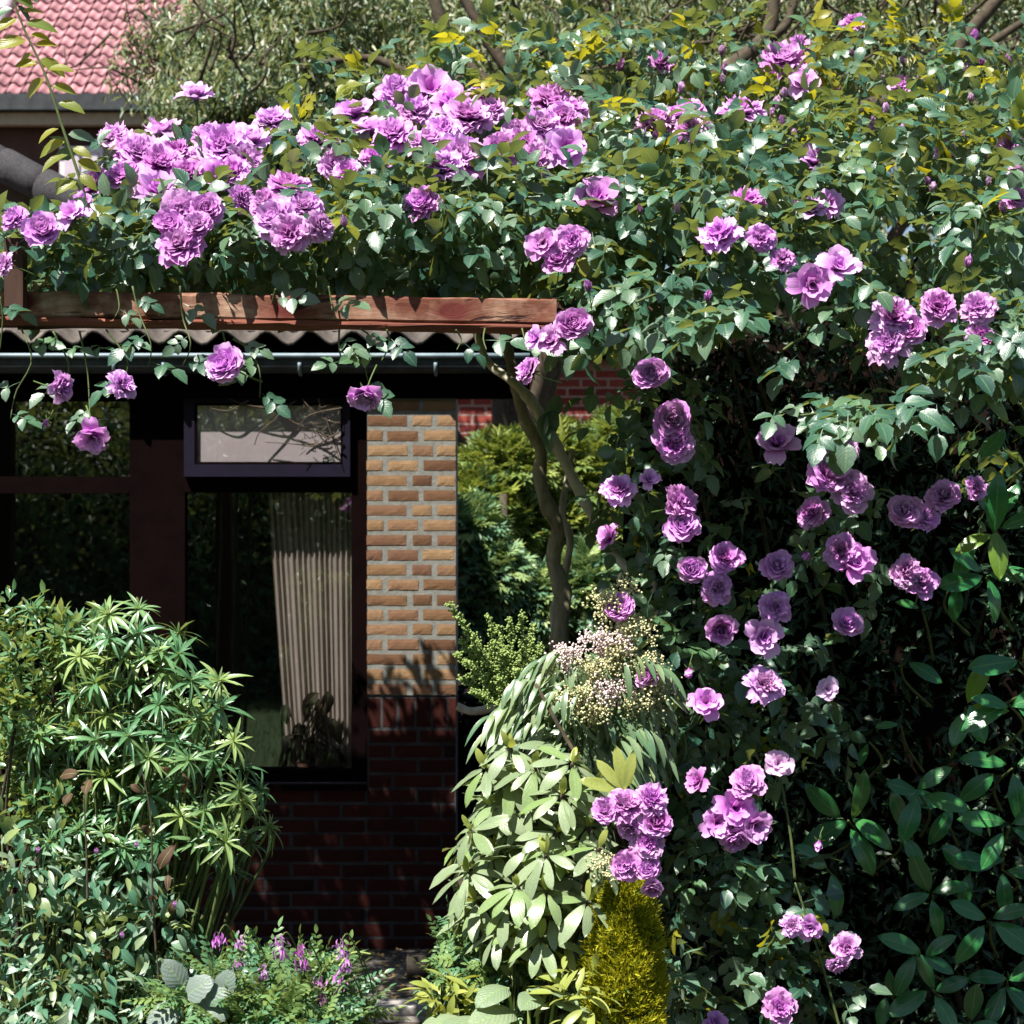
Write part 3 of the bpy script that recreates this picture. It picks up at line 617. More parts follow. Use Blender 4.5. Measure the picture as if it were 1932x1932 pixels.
for kind, n in (('open', 4), ('cup', 4), ('flat', 3), ('loose', 3), ('bud', 2)):
    BL[kind] = []
    for i in range(n):
        o_, h_ = bloom(100+i*7+len(kind), kind); o_.materials.append(M_petal); h_.materials.append(M_heart); BL[kind].append((o_, h_))
BL['palebud'] = []
for i in range(2):
    o_, h_ = bloom(400+i, 'bud'); o_.materials.append(M_pale); h_.materials.append(M_pale); BL['palebud'].append((o_, h_))
BL['pale'] = []
for i in range(2):
    o_, h_ = bloom(300+i, 'loose'); o_.materials.append(M_pale); h_.materials.append(M_pale); BL['pale'].append((o_, h_))
FACE = dict(c=(0, -1, .22), u=(0, -.62, .8), m=(0, -.85, .5), l=(-.9, -.65, .25), r=(.9, -.65, .25), d=(0, -.75, -.65), q=(-.4, -.8, .45), p=(.4, -.8, .45))
bloom_px = []
def add_bloom(parent, u, v, Y, d, face='m', kind=None):
    f = np.array(FACE[face])+rng.normal(0, .16, 3); f = nrm(f)
    kind = kind or rng.choice(['open', 'cup', 'flat', 'open', 'cup', 'loose'] if face in 'cdqp' else ['open', 'flat', 'flat', 'open', 'loose'])
    D = px(d, Y)*((1.24 if face in 'um' else 1.12) if 'bud' not in kind else 1.5); P = at(u, v, Y)-f*D*.1
    up = Vector((rng.normal(), rng.normal(), rng.normal())); z = Vector(f); x = up.cross(z).normalized(); y = z.cross(x)
    M = Matrix((x*D, y*D, z*D)).transposed().to_4x4(); M.translation = Vector(P)
    o_, h_ = BL[kind][rng.integers(len(BL[kind]))]
    b = put('rose_bud' if 'bud' in kind else 'rose_bloom', o_, parent, M); put('rose_heart', h_, b, Matrix.Identity(4)); put('calyx', CAL, b, Matrix.Identity(4))
    if 'bud' in kind: b['label'] = 'small closed rose bud'
    bloom_px.append((u, v, d*.5, Y)); return b

# ------------------------------------------------------------------ plant helpers
def blob(u, v, Y, ru, rv, ry, n, shell=.55):
    c = at(u, v, Y); r3 = np.array([px(ru, Y), ry, px(rv, Y)]); d = nrm(rng.normal(size=(n, 3)))
    r = rng.uniform(shell**3, 1, n)**(1/3); return c+d*r[:, None]*r3, nrm(d/r3)
def dress(p, out, o_w=.6, down=.35, up=.8, jit=.5):
    n = len(p); d = nrm(out*o_w+rng.normal(0, jit, (n, 3))-np.array([0, 0, down])); nn = nrm(np.array([0, 0, up])+out*.55+rng.normal(0, .35, (n, 3))); return d, nn
def clear_blooms(p, prob=.9):
    """drop leaves that would grow straight through or right in front of a flower"""
    u, v = proj(p); keep = np.ones(len(p), bool)
    for bu, bv, r, Y in bloom_px:
        hit = ((u-bu)**2+(v-bv)**2 < (r*1.05)**2) & (p[:, 1] < Y+.05); keep &= ~(hit & (rng.random(len(p)) < prob))
    return keep
RL = [rose_leaf_t(5, 1), rose_leaf_t(5, 2), rose_leaf_t(5, 3), rose_leaf_t(3, 4), rose_leaf_t(3, 5)]
def tmesh(T, mat, name='leaf', tint=None):
    m = MB().add(T['v'], T['f'], T['lc'], .0 if tint is None else tint).mesh(name); m.materials.append(mat); return m
RLm = [tmesh(T, M_rose) for T in RL]; RLy = [tmesh(T, M_rosey) for T in RL]
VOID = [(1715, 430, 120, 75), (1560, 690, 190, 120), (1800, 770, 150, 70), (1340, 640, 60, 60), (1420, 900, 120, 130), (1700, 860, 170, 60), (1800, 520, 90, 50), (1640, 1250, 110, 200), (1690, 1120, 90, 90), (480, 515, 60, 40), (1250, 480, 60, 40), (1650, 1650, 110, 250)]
def rose_foliage(parent, P, O, size=(.10, .16), nobj=300, yellow_share=None):
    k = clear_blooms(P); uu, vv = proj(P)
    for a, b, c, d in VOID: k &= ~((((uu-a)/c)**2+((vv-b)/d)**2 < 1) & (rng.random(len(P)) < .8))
    P = P[k]; O = O[k]; n = len(P); d, nn = dress(P, O); sz = rng.uniform(*size, n)
    yellow_share = np.zeros(n) if yellow_share is None else yellow_share[k]*.6
    yg = rng.random(n) < yellow_share
    u, v = proj(P); inside = (u > -20) & (u < 1950) & (v > -20) & (v < 1950)
    order = np.argsort(np.where(inside, P[:, 1]-sz, 99)); own = np.zeros(n, bool); own[order[:nobj]] = True
    ty = rng.integers(0, len(RL), n)
    for i in np.where(own)[0]: put('leaf', (RLy if yg[i] else RLm)[ty[i]], parent, mat4(P[i], d[i], nn[i], sz[i]))
    for nm, sel, mt in (('foliage', ~own & ~yg, M_rose), ('yellow_foliage', ~own & yg, M_rosey)):
        mb = MB()
        for k_, T in enumerate(RL):
            s = sel & (ty == k_); mb.inst(T, P[s], d[s], nn[s], sz[s])
        if mb.n: obj(nm, mb, mt, parent, stuff=True)

# ------------------------------------------------------------------ climbing rose over the pergola
ra = thing('climbing_rose', 'purple climbing rose sprawling along the top of the pergola beam', 'rose', (-1.6, 4.95, 0), 'purple climbing roses')
rb = thing('climbing_rose', 'purple climbing rose hanging as a tall curtain on the right half', 'rose', (.9, 5.4, 0), 'purple climbing roses')
def YA(u, v): return 4.6+max(0, 430-v)/250*1.05
def YBf(u, v):
    if v < 430: return 4.55+(430-v)/390*2.1
    if v < 720: return 4.5
    if v < 1380: return 4.76
    return 4.36 if u < 1265 else 4.62
BA = """30 415 56 q,80 437 76 c,137 408 60 u,12 500 50 l,185 350 76 q,217 262 62 u,305 250 72 u,262 292 78 m,305 312 80 m,425 282 96 m,462 312 88 p,437 328 70 c,298 366 92 m,
345 398 82 c,387 400 74 c,340 465 88 c,545 360 82 u,520 415 86 q,548 442 80 c,602 428 60 r,370 182 66 u,515 232 70 u,600 268 72 u,630 315 56 m,655 326 50 m,355 330 60 m,455 376 56 r,
668 215 66 u,748 178 70 m,812 172 96 m,745 258 76 m,712 300 60 m,810 275 76 u,866 300 92 m,838 318 70 m,882 226 86 u,850 195 70 u,925 215 66 u,797 386 66 m,905 195 60 m,
1040 195 80 u,1075 215 66 u,1022 242 70 m,985 275 72 m,1062 226 60 m,1068 281 90 c,1010 300 60 m,975 250 54 m,238 334 66 m,285 284 70 u,332 292 66 u,408 330 70 q,474 268 74 u,398 262 70 u,322 424 66 c,372 430 60 m,160 388 56 q,575 395 66 m,500 385 60 q,240 285 62 u,780 210 70 u,835 250 66 m,945 285 64 m,700 245 60 u"""
BB = """1128 374 76 m,1025 460 70 c,1080 455 66 c,1052 492 64 c,1080 615 80 c,1040 645 60 q,1012 640 52 l,1000 700 56 l,1235 235 74 u,1300 215 60 u,1300 246 52 m,1265 226 60 u,
1400 215 78 u,1245 122 50 u,1478 118 84 u,1506 92 52 u,1520 160 60 m,1610 45 46 u,1700 165 46 u,1535 305 64 m,1785 285 40 u,1525 396 62 m,1562 385 64 c,1408 385 70 u,1360 448 78 m,1436 450 60 c,
1475 490 44 m,1530 536 80 c,1582 505 76 c,1685 600 76 m,1675 650 80 c,1716 624 76 c,1770 582 70 m,1845 582 62 m,1848 635 58 c,1905 275 46 m,1925 330 42 m,1915 376 46 m,1230 706 74 c,
1268 795 86 c,1272 836 84 c,1465 838 82 c,1588 850 64 c,1560 900 80 m,1607 930 80 c,1535 970 66 q,1168 928 70 q,1225 905 40 m,1283 950 74 c,1287 996 74 c,1150 1015 56 l,1175 1150 66 q,
1588 1040 66 c,1612 1062 76 c,1465 1070 66 c,1708 965 74 c,1745 978 58 p,1780 938 62 m,1838 922 50 p,1708 1080 68 c,1738 1102 64 c,1304 1075 62 c,1370 1054 64 c,1352 1110 66 c,1360 1187 66 c,
1462 1146 62 c,1440 1202 72 c,1225 1276 62 q,1332 1326 66 c,1442 1293 66 m,1598 1178 62 c,1318 1475 52 l,1412 1478 62 m,1386 1524 82 c,1352 1552 66 c,1424 1556 68 c,1388 1578 64 d,
1146 1532 60 q,1180 1520 64 m,1228 1510 62 m,1236 1552 70 c,1190 1562 50 d,1222 1592 62 c,1183 1632 62 q,1222 1640 58 c,1232 1672 46 d,1495 1746 44 c,1528 1750 46 c,1597 1788 56 c,1580 1815 48 d,1470 1900 66 c,1350 1932 42 m"""
for s in BA.replace('\n', '').split(','):
    u, v, d, f = s.split(); u, v, d = float(u), float(v), float(d); add_bloom(ra, u, v, YA(u, v)-.06, d, f)
HANG = [(433, 690, 88, 'q'), (113, 730, 58, 'r'), (230, 727, 58, 'r'), (175, 822, 72, 'd'), (690, 745, 66, 'd')]
for u, v, d, f in HANG: add_bloom(ra, u, v, 4.55, d, f)
add_bloom(ra, 88, 795, 4.66, 26, 'd', 'bud')
for s in BB.replace('\n', '').split(','):
    u, v, d, f = s.split(); u, v, d = float(u), float(v), float(d); add_bloom(rb, u, v, YBf(u, v)-.06, d, f)
for u, v, d in ((1560, 1300, 48), (1468, 1442, 58)): add_bloom(rb, u, v, 4.75, d, 'c', 'pale')
for k in range(60):
    u, v = rng.uniform(1020, 1920), rng.uniform(90, 420); add_bloom(rb, u, v, YBf(u, v)+.0, rng.uniform(18, 32), 'u', rng.choice(['bud', 'palebud', 'palebud']))
for u, v in ((1825, 500), (1335, 565), (1518, 1045), (1480, 235), (1168, 130), (1150, 120), (1840, 75), (1110, 545), (650, 425), (1300, 1265), (1545, 1590), (1900, 120)):
    add_bloom(rb if u > 1000 else ra, u, v, (YBf if u > 1000 else YA)(u, v)-.05, 30, 'u' if v < 1000 else 'd', 'bud')

# foliage of the left plant
P = []; O = []; YO = []
def addb(yo, *a, **k): p, o = blob(*a, **k); P.append(p); O.append(o); YO.append(np.full(len(p), yo))
addb(.02, 60, 485, 4.78, 110, 50, .16, 45); addb(.02, 200, 460, 4.82, 130, 70, .2, 110); addb(.02, 380, 450, 4.86, 150, 85, .22, 140)
addb(.02, 560, 440, 4.9, 150, 95, .25, 160); addb(.02, 740, 420, 4.95, 160, 115, .28, 190); addb(.02, 930, 420, 5.0, 150, 125, .3, 190)
addb(.06, 300, 350, 5.15, 160, 80, .3, 120); addb(.1, 560, 320, 5.35, 190, 80, .4, 170); addb(.15, 800, 280, 5.6, 200, 90, .45, 220); addb(.15, 1000, 270, 5.6, 150, 110, .45, 190)
addb(.5, 700, 180, 6.0, 190, 60, .4, 90); addb(.5, 920, 150, 6.1, 150, 70, .4, 90)
# back of the canopy, lying on the rafters
for Y in np.arange(5.4, 7.0, .26):
    for x in np.arange(-3.1, .5, .36):
        u = U0+(x+rng.normal(0, .06))/Y*FO; v = V0-(2.62+(Y-5.5)*.1-CZ)/Y*FO; addb(.0, u, v, Y, px(0, 1)+.26/Y*FO, .12/Y*FO, .24, 62 if Y < 6.3 else 150)
P = np.concatenate(P); O = np.concatenate(O); YO = np.concatenate(YO)
u, v = proj(P); keep = ~((u < 150) & (v < 425)) & ~((v > 548+rng.uniform(-8, 8, len(v))) & (P[:, 1] < 4.85) & (u < 1040)) & ~((u < 250) & (v < 235))
rose_foliage(ra, P[keep], O[keep], (.10, .155), 240, YO[keep])
def cane(parent, pts, r0, r1, name='cane', mat=None, n=18): mb = MB(); tube(mb, smooth_path(pts, n), np.linspace(r0, r1, n), 6, .04); return obj(name, mb, mat or M_cane, parent)
for k in range(9):
    x0 = -1.65+rng.normal(0, .06); xe = -1.5+k*.24; ye = rng.uniform(4.85, 6.6)
    cane(ra, [(x0, 4.95, 0), (x0+.03, 4.93, 1.1), (x0+.05, 4.92, 2.2), (x0*.6+xe*.4, ye*.5+2.45, 2.45), (xe, ye, 2.5+rng.uniform(0, .2))], .012, .004)
# twigs hanging below and crossing the beam
def sprig(parent, pts, Y, nleaf, size, mats, r=.0028, rl=None):
    path = smooth_path([at(a, b, Y+rng.normal(0, .015)) for a, b in pts], 12); mb = MB(); tube(mb, path, np.linspace(r, r*.5, 12), 5); obj('shoot', mb, M_cane, parent)
    for i in range(nleaf):
        q = path[min(11, int((i+.5)/nleaf*12))]; sd_ = -1 if i % 2 else 1
        d = np.array([sd_*rng.uniform(.4, 1), -rng.uniform(.1, .7), -rng.uniform(-.1, .7)]); nn = np.array([rng.normal(0, .3), -.7, .8])
        put('leaf', mats[rng.integers(len(mats))], parent, mat4(q, d, nn, size*rng.uniform(.75, 1.2)))
for pts, n in (([(250, 540), (262, 590), (285, 650), (280, 690)], 6), ([(340, 540), (345, 600), (360, 650), (345, 690)], 6), ([(220, 545), (225, 580), (215, 600)], 3),
               ([(440, 640), (470, 660), (490, 700), (490, 750)], 7), ([(680, 620), (700, 640), (690, 690), (695, 720)], 7), ([(640, 622), (640, 660), (650, 690)], 4), ([(730, 622), (735, 650), (720, 680)], 4),
               ([(860, 622), (870, 640), (862, 660)], 3), ([(915, 620), (912, 640), (918, 660)], 3), ([(620, 540), (625, 570), (628, 595)], 3), ([(520, 545), (512, 575)], 2), ([(985, 620), (990, 640)], 2),
               ([(40, 620), (60, 680), (30, 740), (20, 790)], 7), ([(100, 625), (130, 690), (113, 730)], 4), ([(200, 622), (240, 680), (230, 727)], 4), ([(150, 625), (165, 700), (170, 800)], 4), ([(420, 625), (428, 660), (433, 690)], 3), ([(0, 560), (5, 600), (0, 660)], 4)):
    sprig(ra, pts, 4.655, max(1, int(n*.55)), .11, RLm)
LS = tmesh(leaf_t(1, .5, 7, 5, .25, .3, .42, .75, .04), M_rosey); LSg = tmesh(leaf_t(1, .5, 7, 5, .25, .3, .42, .75, .04), M_rose)
path = smooth_path([at(a, b, 4.75) for a, b in ((170, 400), (145, 320), (118, 240), (85, 140), (50, 65), (25, 0), (10, -60))], 40); mb = MB(); tube(mb, path, np.linspace(.0045, .0022, 40), 6); obj('long_shoot', mb, M_cane, ra)
for i in range(2, 38, 1):
    if rng.random() < .2: continue
    s_ = -1 if i % 2 else 1; d = np.array([s_*rng.uniform(.6, 1), rng.uniform(-.5, .3), rng.uniform(-.6, .25)])
    put('leaf', LS if rng.random() < .72 else LSg, ra, mat4(path[i]+d*.01, d, (rng.normal(0, .3), rng.uniform(-1.3, -.5), .7), rng.uniform(.05, .085)))

# foliage of the right plant
P = []; O = []; YO = []
addb(.3, 1150, 150, 6.3, 170, 90, .5, 150); addb(.35, 1400, 150, 6.3, 190, 90, .5, 180); addb(.35, 1650, 150, 6.2, 190, 100, .5, 200); addb(.35, 1880, 180, 6.2, 150, 110, .5, 150)
addb(.12, 1180, 290, 5.6, 150, 90, .4, 160); addb(.15, 1400, 290, 5.5, 190, 90, .4, 210); addb(.2, 1650, 280, 5.4, 190, 90, .4, 210); addb(.25, 1860, 310, 5.4, 140, 110, .4, 150)
addb(.03, 1140, 420, 5.0, 130, 110, .3, 150); addb(.03, 1350, 400, 4.95, 150, 100, .3, 150); addb(.05, 1560, 380, 4.9, 110, 80, .3, 100); addb(.03, 1850, 430, 4.9, 120, 110, .3, 110)
addb(.03, 1300, 520, 4.72, 130, 75, .25, 95); addb(.03, 1480, 470, 4.7, 120, 60, .25, 80); addb(.0, 1140, 560, 4.85, 90, 110, .22, 70); addb(.05, 1250, 620, 4.7, 70, 50, .15, 26)
addb(.03, 1780, 620, 4.6, 160, 60, .22, 85); addb(.05, 1640, 780, 4.55, 120, 38, .16, 60); addb(.05, 1900, 620, 4.7, 80, 110, .2, 60); addb(0, 1700, 470, 5.2, 180, 120, .3, 110)
addb(0, 1480, 600, 5.1, 90, 90, .2, 30); addb(0, 1560, 570, 4.65, 60, 60, .15, 20)
addb(0, 1200, 440, 5.4, 150, 90, .3, 150, shell=.0); addb(0, 1420, 440, 5.4, 170, 80, .3, 170, shell=.0); addb(0, 1650, 440, 5.5, 170, 80, .3, 170, shell=.0); addb(0, 1860, 450, 5.4, 150, 90, .3, 150, shell=.0)
# thin hanging curtain
for u, v, ru, rv, n in ((1230, 780, 110, 100, 36), (1180, 960, 60, 120, 26), (1300, 1000, 110, 130, 40), (1500, 950, 150, 150, 40), (1270, 1200, 100, 150, 60), (1420, 1250, 130, 160, 50), (1640, 1050, 150, 140, 22), (1340, 1420, 130, 110, 70), (1560, 1350, 120, 160, 22), (1320, 1620, 120, 120, 75), (1460, 1700, 110, 110, 55), (1380, 1830, 170, 110, 90), (1560, 1850, 110, 100, 30), (1300, 1920, 160, 60, 50), (1890, 800, 60, 180, 40)):
    addb(.04, u, v, 5.08, ru, rv, .14, n, shell=.2)
P = np.concatenate(P); O = np.concatenate(O); YO = np.concatenate(YO)
rose_foliage(rb, P, O, (.095, .15), 200, YO)
for k in range(3):
    x0 = 1.0+rng.normal(0, .2); xe = .25+k*.09+rng.normal(0, .1); ye = rng.uniform(4.6, 6.2)
    cane(rb, [(x0, 6.05, 0), (x0+.03, 6.0, 1.2), (x0*.6+xe*.4, 5.8, 2.2), (xe, ye, 2.6+rng.uniform(0, .3))], .012, .004, 'cane', M_twig)
for u0, v0, su, sv, n, Y in ((1620, 775, 115, 26, 34, 4.34), (1340, 590, 75, 30, 20, 4.42), (1860, 650, 60, 40, 12, 4.42), (1240, 560, 40, 40, 8, 4.5), (1500, 650, 22, 40, 5, 4.5), (1600, 590, 30, 30, 5, 4.5)):
    for k in range(n):
        c = at(u0+rng.normal(0, su*.6), v0+rng.normal(0, sv*.6), Y+rng.normal(0, .05)); put('leaf', RLm[rng.integers(5)], rb, mat4(c, (rng.normal(0, .8), -.5, -.25+rng.normal(0, .25)), (-.3+rng.normal(0, .25), -.55, 1), rng.uniform(.11, .155)))
    cane(rb, [at(u0-su, v0+10, Y), at(u0, v0-6, Y+.04), at(u0+su, v0-20, Y+.25), at(u0+su+20, v0-80, Y+.6)], .003, .005, 'shoot')
for pts in ([(1500, 1660), (1492, 1580), (1475, 1480), (1468, 1445)], [(1590, 1960), (1545, 1800), (1500, 1665)], [(1300, 1260), (1340, 1150), (1350, 1110)], [(1230, 1050), (1205, 980), (1170, 930)], [(1450, 1330), (1445, 1240), (1440, 1200)], [(1640, 580), (1560, 540), (1530, 536)], [(1100, 540), (1105, 440), (1128, 380)], [(1625, 640), (1590, 560), (1582, 505)]):
    cane(rb, [at(a, b, 5.02 if b < 1380 else 4.8) for a, b in pts], .004, .0025, 'shoot')

# ------------------------------------------------------------------ gnarled woody stems
gv = thing('gnarled_tree', 'gnarled bare tree stems twisting up beside the brick pier into the roses', 'tree', (at(1055, 0, 6.2)[0], 6.2, 0))
def stem(pts, r, Y0, mat, name, n=44):
    k = len(pts); p = smooth_path([at(a, b, Y0) if b < 1500 else np.array([at(a, 0, Y0)[0], Y0, 0]) for a, b in pts], n); p[:, 1] += .03*np.sin(np.arange(n)*.35)
    rr = np.interp(np.linspace(0, 1, n), np.linspace(0, 1, len(r)), np.array(r)*.8/FO*Y0)*(1+.09*np.sin(np.arange(n)*.9)+.05*rng.normal(size=n))
    mb = MB(); tube(mb, p, rr, 12, .045); return obj(name, mb, mat, gv)
stem([(945, 560), (958, 655), (975, 730), (990, 790), (1020, 850), (1018, 905), (1036, 960), (1053, 1000), (1044, 1060), (1062, 1120), (1055, 1210), (1052, 1350), (1056, 9999)], [14, 14, 16, 14, 18, 17, 19, 20, 22, 26], 6.2, M_bark, 'trunk', 60)
stem([(880, 560), (915, 672), (960, 715), (1000, 755), (1040, 820), (1080, 900), (1112, 965), (1142, 1025), (1185, 1075), (1240, 1150), (1290, 9999)], [8, 10, 13, 13, 13, 12, 12], 6.12, M_barkp, 'pale_stem', 54)
stem([(1080, 850), (1070, 905), (1060, 970), (1076, 1020), (1064, 1090), (1045, 1150), (1050, 1230)], [6, 8, 9, 9, 9], 6.27, M_barkp, 'thin_stem', 36)
for u, v, s in ((1045, 770, .1), (1055, 745, .09), (1040, 800, .08), (1028, 780, .07)): put('leaf', LSg, gv, mat4(at(u, v, 6.0), (rng.normal(0, .2), -.2, -1), (rng.normal(0, .3), -1, .3), s*1.2))
mb = MB(); tube(mb, smooth_path([at(a, b, 7.6) for a, b in ((862, 1332), (890, 1342), (925, 1337), (975, 1330))], 14), .016, 8, .08)
tag(obj('fallen_branch', mb, M_barkp), 'pale bare branch lying across the dark gap right of the pier', 'branch')

# ------------------------------------------------------------------ near-black hedge standing in for the deep shade behind the rose curtain
def lumpy(mb, c, r3, seed, n=14, amp=.15):
    r = np.random.default_rng(seed); th = np.linspace(0, math.pi, n); ph = np.linspace(0, 2*math.pi, 2*n, endpoint=False); V = []; F = []
    for i, a in enumerate(th):
        for b in ph: V.append(np.array([math.sin(a)*math.cos(b), math.sin(a)*math.sin(b), math.cos(a)])*r3*(1+amp*r.normal()*(0 < i < n-1))+c)
    for i in range(n-1):
        for j in range(2*n): k = (j+1) % (2*n); a, b, d, e = i*2*n+j, i*2*n+k, (i+1)*2*n+k, (i+1)*2*n+j; F += [[a, d, b], [a, e, d]]
    mb.add(V, F)
DM = diamond_t(1, .42)
hg = thing('shade_hedge', 'near-black hedge added for the deep shade behind the hanging roses on the right', 'hedge', (1.6, 6.1, 0))
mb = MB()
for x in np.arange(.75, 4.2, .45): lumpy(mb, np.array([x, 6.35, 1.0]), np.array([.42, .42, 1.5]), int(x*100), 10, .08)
obj('inner_core', mb, M_void, hg)
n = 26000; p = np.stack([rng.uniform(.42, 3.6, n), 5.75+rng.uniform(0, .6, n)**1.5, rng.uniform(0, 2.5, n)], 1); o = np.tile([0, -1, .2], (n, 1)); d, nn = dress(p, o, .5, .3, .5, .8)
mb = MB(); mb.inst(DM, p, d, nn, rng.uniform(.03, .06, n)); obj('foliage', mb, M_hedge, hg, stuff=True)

# ------------------------------------------------------------------ laurel on the right
la = thing('cherry_laurel', 'glossy large-leaved laurel shrub at the lower right edge', 'shrub', (1.45, 5.7, 0))
LT = [leaf_t(1, w_, 9, 5, f_, dr, .52, .72, 0, .012, .12) for w_, f_, dr in ((.42, .2, .18), (.38, .3, .3), (.46, .15, .1), (.4, .35, .35))]
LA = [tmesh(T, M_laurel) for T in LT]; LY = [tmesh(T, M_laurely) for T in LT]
SPR_ = 0
SPR = [(1600, 1548, 7, .15, 0), (1735, 1500, 5, .13, 0), (1800, 1520, 5, .13, 0), (1700, 1243, 2, .11, 0), (1822, 1335, 6, .14, 1), (1905, 1330, 5, .14, 1), (1760, 1690, 6, .14, 0), (1735, 1800, 5, .13, 0), (1870, 1740, 6, .15, 0), (1905, 1560, 5, .15, 0), (1890, 1640, 4, .13, 0),
       (1880, 1000, 5, .15, 1), (1860, 1090, 5, .14, 0), (1800, 1100, 3, .11, 0), (1760, 1870, 6, .14, 0), (1910, 1450, 4, .14, 0), (1680, 1880, 4, .12, 0), (1560, 1640, 3, .12, 0), (1925, 1250, 4, .14, 1), (1900, 1850, 5, .16, 0), (1830, 1930, 5, .15, 0), (1915, 900, 4, .13, 0), (1700, 1570, 3, .12, 0), (1830, 1640, 4, .13, 0), (1905, 800, 4, .13, 1), (1560, 1770, 3, .1, 0), (1740, 1150, 2, .09, 0), (1640, 1400, 1, .08, 0), (1700, 1370, 1, .09, 0)]
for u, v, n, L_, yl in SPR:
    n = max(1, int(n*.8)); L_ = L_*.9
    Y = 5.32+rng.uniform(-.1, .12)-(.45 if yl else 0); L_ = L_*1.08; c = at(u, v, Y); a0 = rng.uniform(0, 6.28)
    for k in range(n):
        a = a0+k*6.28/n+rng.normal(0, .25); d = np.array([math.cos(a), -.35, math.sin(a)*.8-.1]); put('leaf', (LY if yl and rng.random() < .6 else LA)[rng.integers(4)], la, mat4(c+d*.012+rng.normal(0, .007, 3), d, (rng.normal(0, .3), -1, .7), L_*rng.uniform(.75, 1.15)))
    cane(la, [c, c+[.03+rng.normal(0, .03), .12, -.07], c+[.08+rng.normal(0, .05), .3, -.16]], .003, .005, 'twig')
for k in range(5): cane(la, [(1.35+k*.06, 6.0, 0), (1.3+rng.normal(0, .1), 6.02, .8), (1.25+rng.normal(0, .2), 6.0, 1.7)], .016, .006, 'stem', M_twig)

# ------------------------------------------------------------------ rhododendron
rh = thing('rhododendron', 'rhododendron with whorls of large pale sunlit leaves right of the brick plinth', 'shrub', (.05, 4.75, 0))
HT = [leaf_t(1, w_, 8, 5, f_, dr, .55, .62, 0, .008, .1) for w_, f_, dr in ((.3, .2, .25), (.33, .15, .4), (.28, .3, .15))]
HA = [tmesh(T, M_rhodo) for T in HT]; HY = [tmesh(T, M_rhody) for T in HT]
WH = [(964, 1411), (917, 1450), (890, 1568), (962, 1568), (1030, 1612), (1055, 1622), (884, 1645), (977, 1672), (1010, 1448), (987, 1742), (1037, 1728), (1107, 1560), (1060, 1500), (930, 1520), (1000, 1520), (1090, 1660), (1120, 1480), (940, 1760), (1075, 1780), (900, 1700), (1030, 1680), (1130, 1600), (1160, 1490), (960, 1470), (1050, 1570), (1000, 1600), (930, 1600), (1080, 1440), (1110, 1700), (1020, 1770), (960, 1710), (1060, 1650)]
for i, (u, v) in enumerate(WH):
    Y = 4.62+rng.uniform(-.16, .1); c = at(u, v, Y); ax = nrm(np.array([(u-1030)/260+rng.normal(0, .2), -.45, .9])); e1 = nrm(np.cross(ax, [0, 1, .3])); e2 = np.cross(ax, e1); n = rng.integers(8, 10)
    for k in range(n):
        a = k*6.28/n+rng.normal(0, .2); d = e1*math.cos(a)+e2*math.sin(a)+ax*rng.uniform(-.25, .3)-np.array([0, 0, .28]); put('leaf', HA[rng.integers(3)], rh, mat4(c+d*.01, d, ax+rng.normal(0, .15, 3), rng.uniform(.08, .118)))
    for k in range(3):
        d = ax+rng.normal(0, .35, 3); put('young_leaf', HY[rng.integers(3)], rh, mat4(c, d, -ax+np.array([0, -1, 0]), rng.uniform(.03, .06)))
    cane(rh, [c, c+[-(c[0]-.1)*.3, .1, -.1], np.array([.1+rng.normal(0, .05), 4.85, max(.1, c[2]-.45)])], .004, .008, 'branch', M_twig)
for a, L_ in ((-.7, .1), (-.15, .11), (.25, .1), (-1.3, .11)): put('young_leaf', HY[2], rh, mat4(at(1177, 1492, 4.45), (math.sin(a), -.1, math.cos(a)), (.1, -1, .2), L_))
for k in range(4): cane(rh, [(.08+k*.03, 4.85, 0), (.08+rng.normal(0, .06), 4.85, .4), (.1+rng.normal(0, .12), 4.82, .85)], .018, .008, 'stem', M_twig)
# shaded inner leaves
p, o = blob(1010, 1640, 4.85, 150, 230, .15, 520, .1); d, nn = dress(p, o, .5, .5, .6); mb = MB(); mb.inst(leaf_t(1, .32, 4, 3, .2, .3, .55, .65), p, d, nn, rng.uniform(.08, .12, len(p))); obj('inner_foliage', mb, M_rhodo, rh, stuff=True)

# ------------------------------------------------------------------ pieris with cream panicles
pi_ = thing('pieris_shrub', 'pieris shrub with drooping narrow leaves and cream blossom sprays in front of the trunk', 'shrub', (.42, 5.0, 0))
PTm = [leaf_t(1, w_, 7, 3, .25, dr, .5, .7) for w_, dr in ((.17, .55), (.2, .4), (.16, .7))]; PM = [tmesh(T, M_pieris) for T in PTm]
cnt = 0
for u, v in [(rng.uniform(960, 1240), rng.uniform(1240, 1470)) for _ in range(46)]+[(1040, 1255), (1060, 1290), (1000, 1310), (980, 1360), (1050, 1370), (1120, 1400), (1170, 1400), (1100, 1560), (1080, 1330), (1200, 1320)]:
    if v < 1240+(1040-u)*1.1: continue
    Y = 4.78+rng.uniform(-.1, .15); c = at(u, v, Y); dirx = rng.choice([-1, 1])
    for k in range(7):
        t = k/7; base = c+np.array([dirx*.1*(t-.5), 0, .03*math.sin(t*3.1)]); d = np.array([rng.normal(0, .18)+(-.45 if u < 1080 else .35), -.5, -.6+.5*(1-t)]); own = cnt < 290; cnt += 1
        if own: put('leaf', PM[rng.integers(3)], pi_, mat4(base, d, (0, -.4, 1), rng.uniform(.07, .11)))
p, o = blob(1120, 1370, 4.95, 170, 150, .15, 900, .1); d, nn = dress(p, o, .5, .6, .6); mb = MB(); mb.inst(PTm[0], p, d, nn, rng.uniform(.06, .1, len(p))); obj('inner_foliage', mb, M_pieris, pi_, stuff=True)
BD = bead_t()
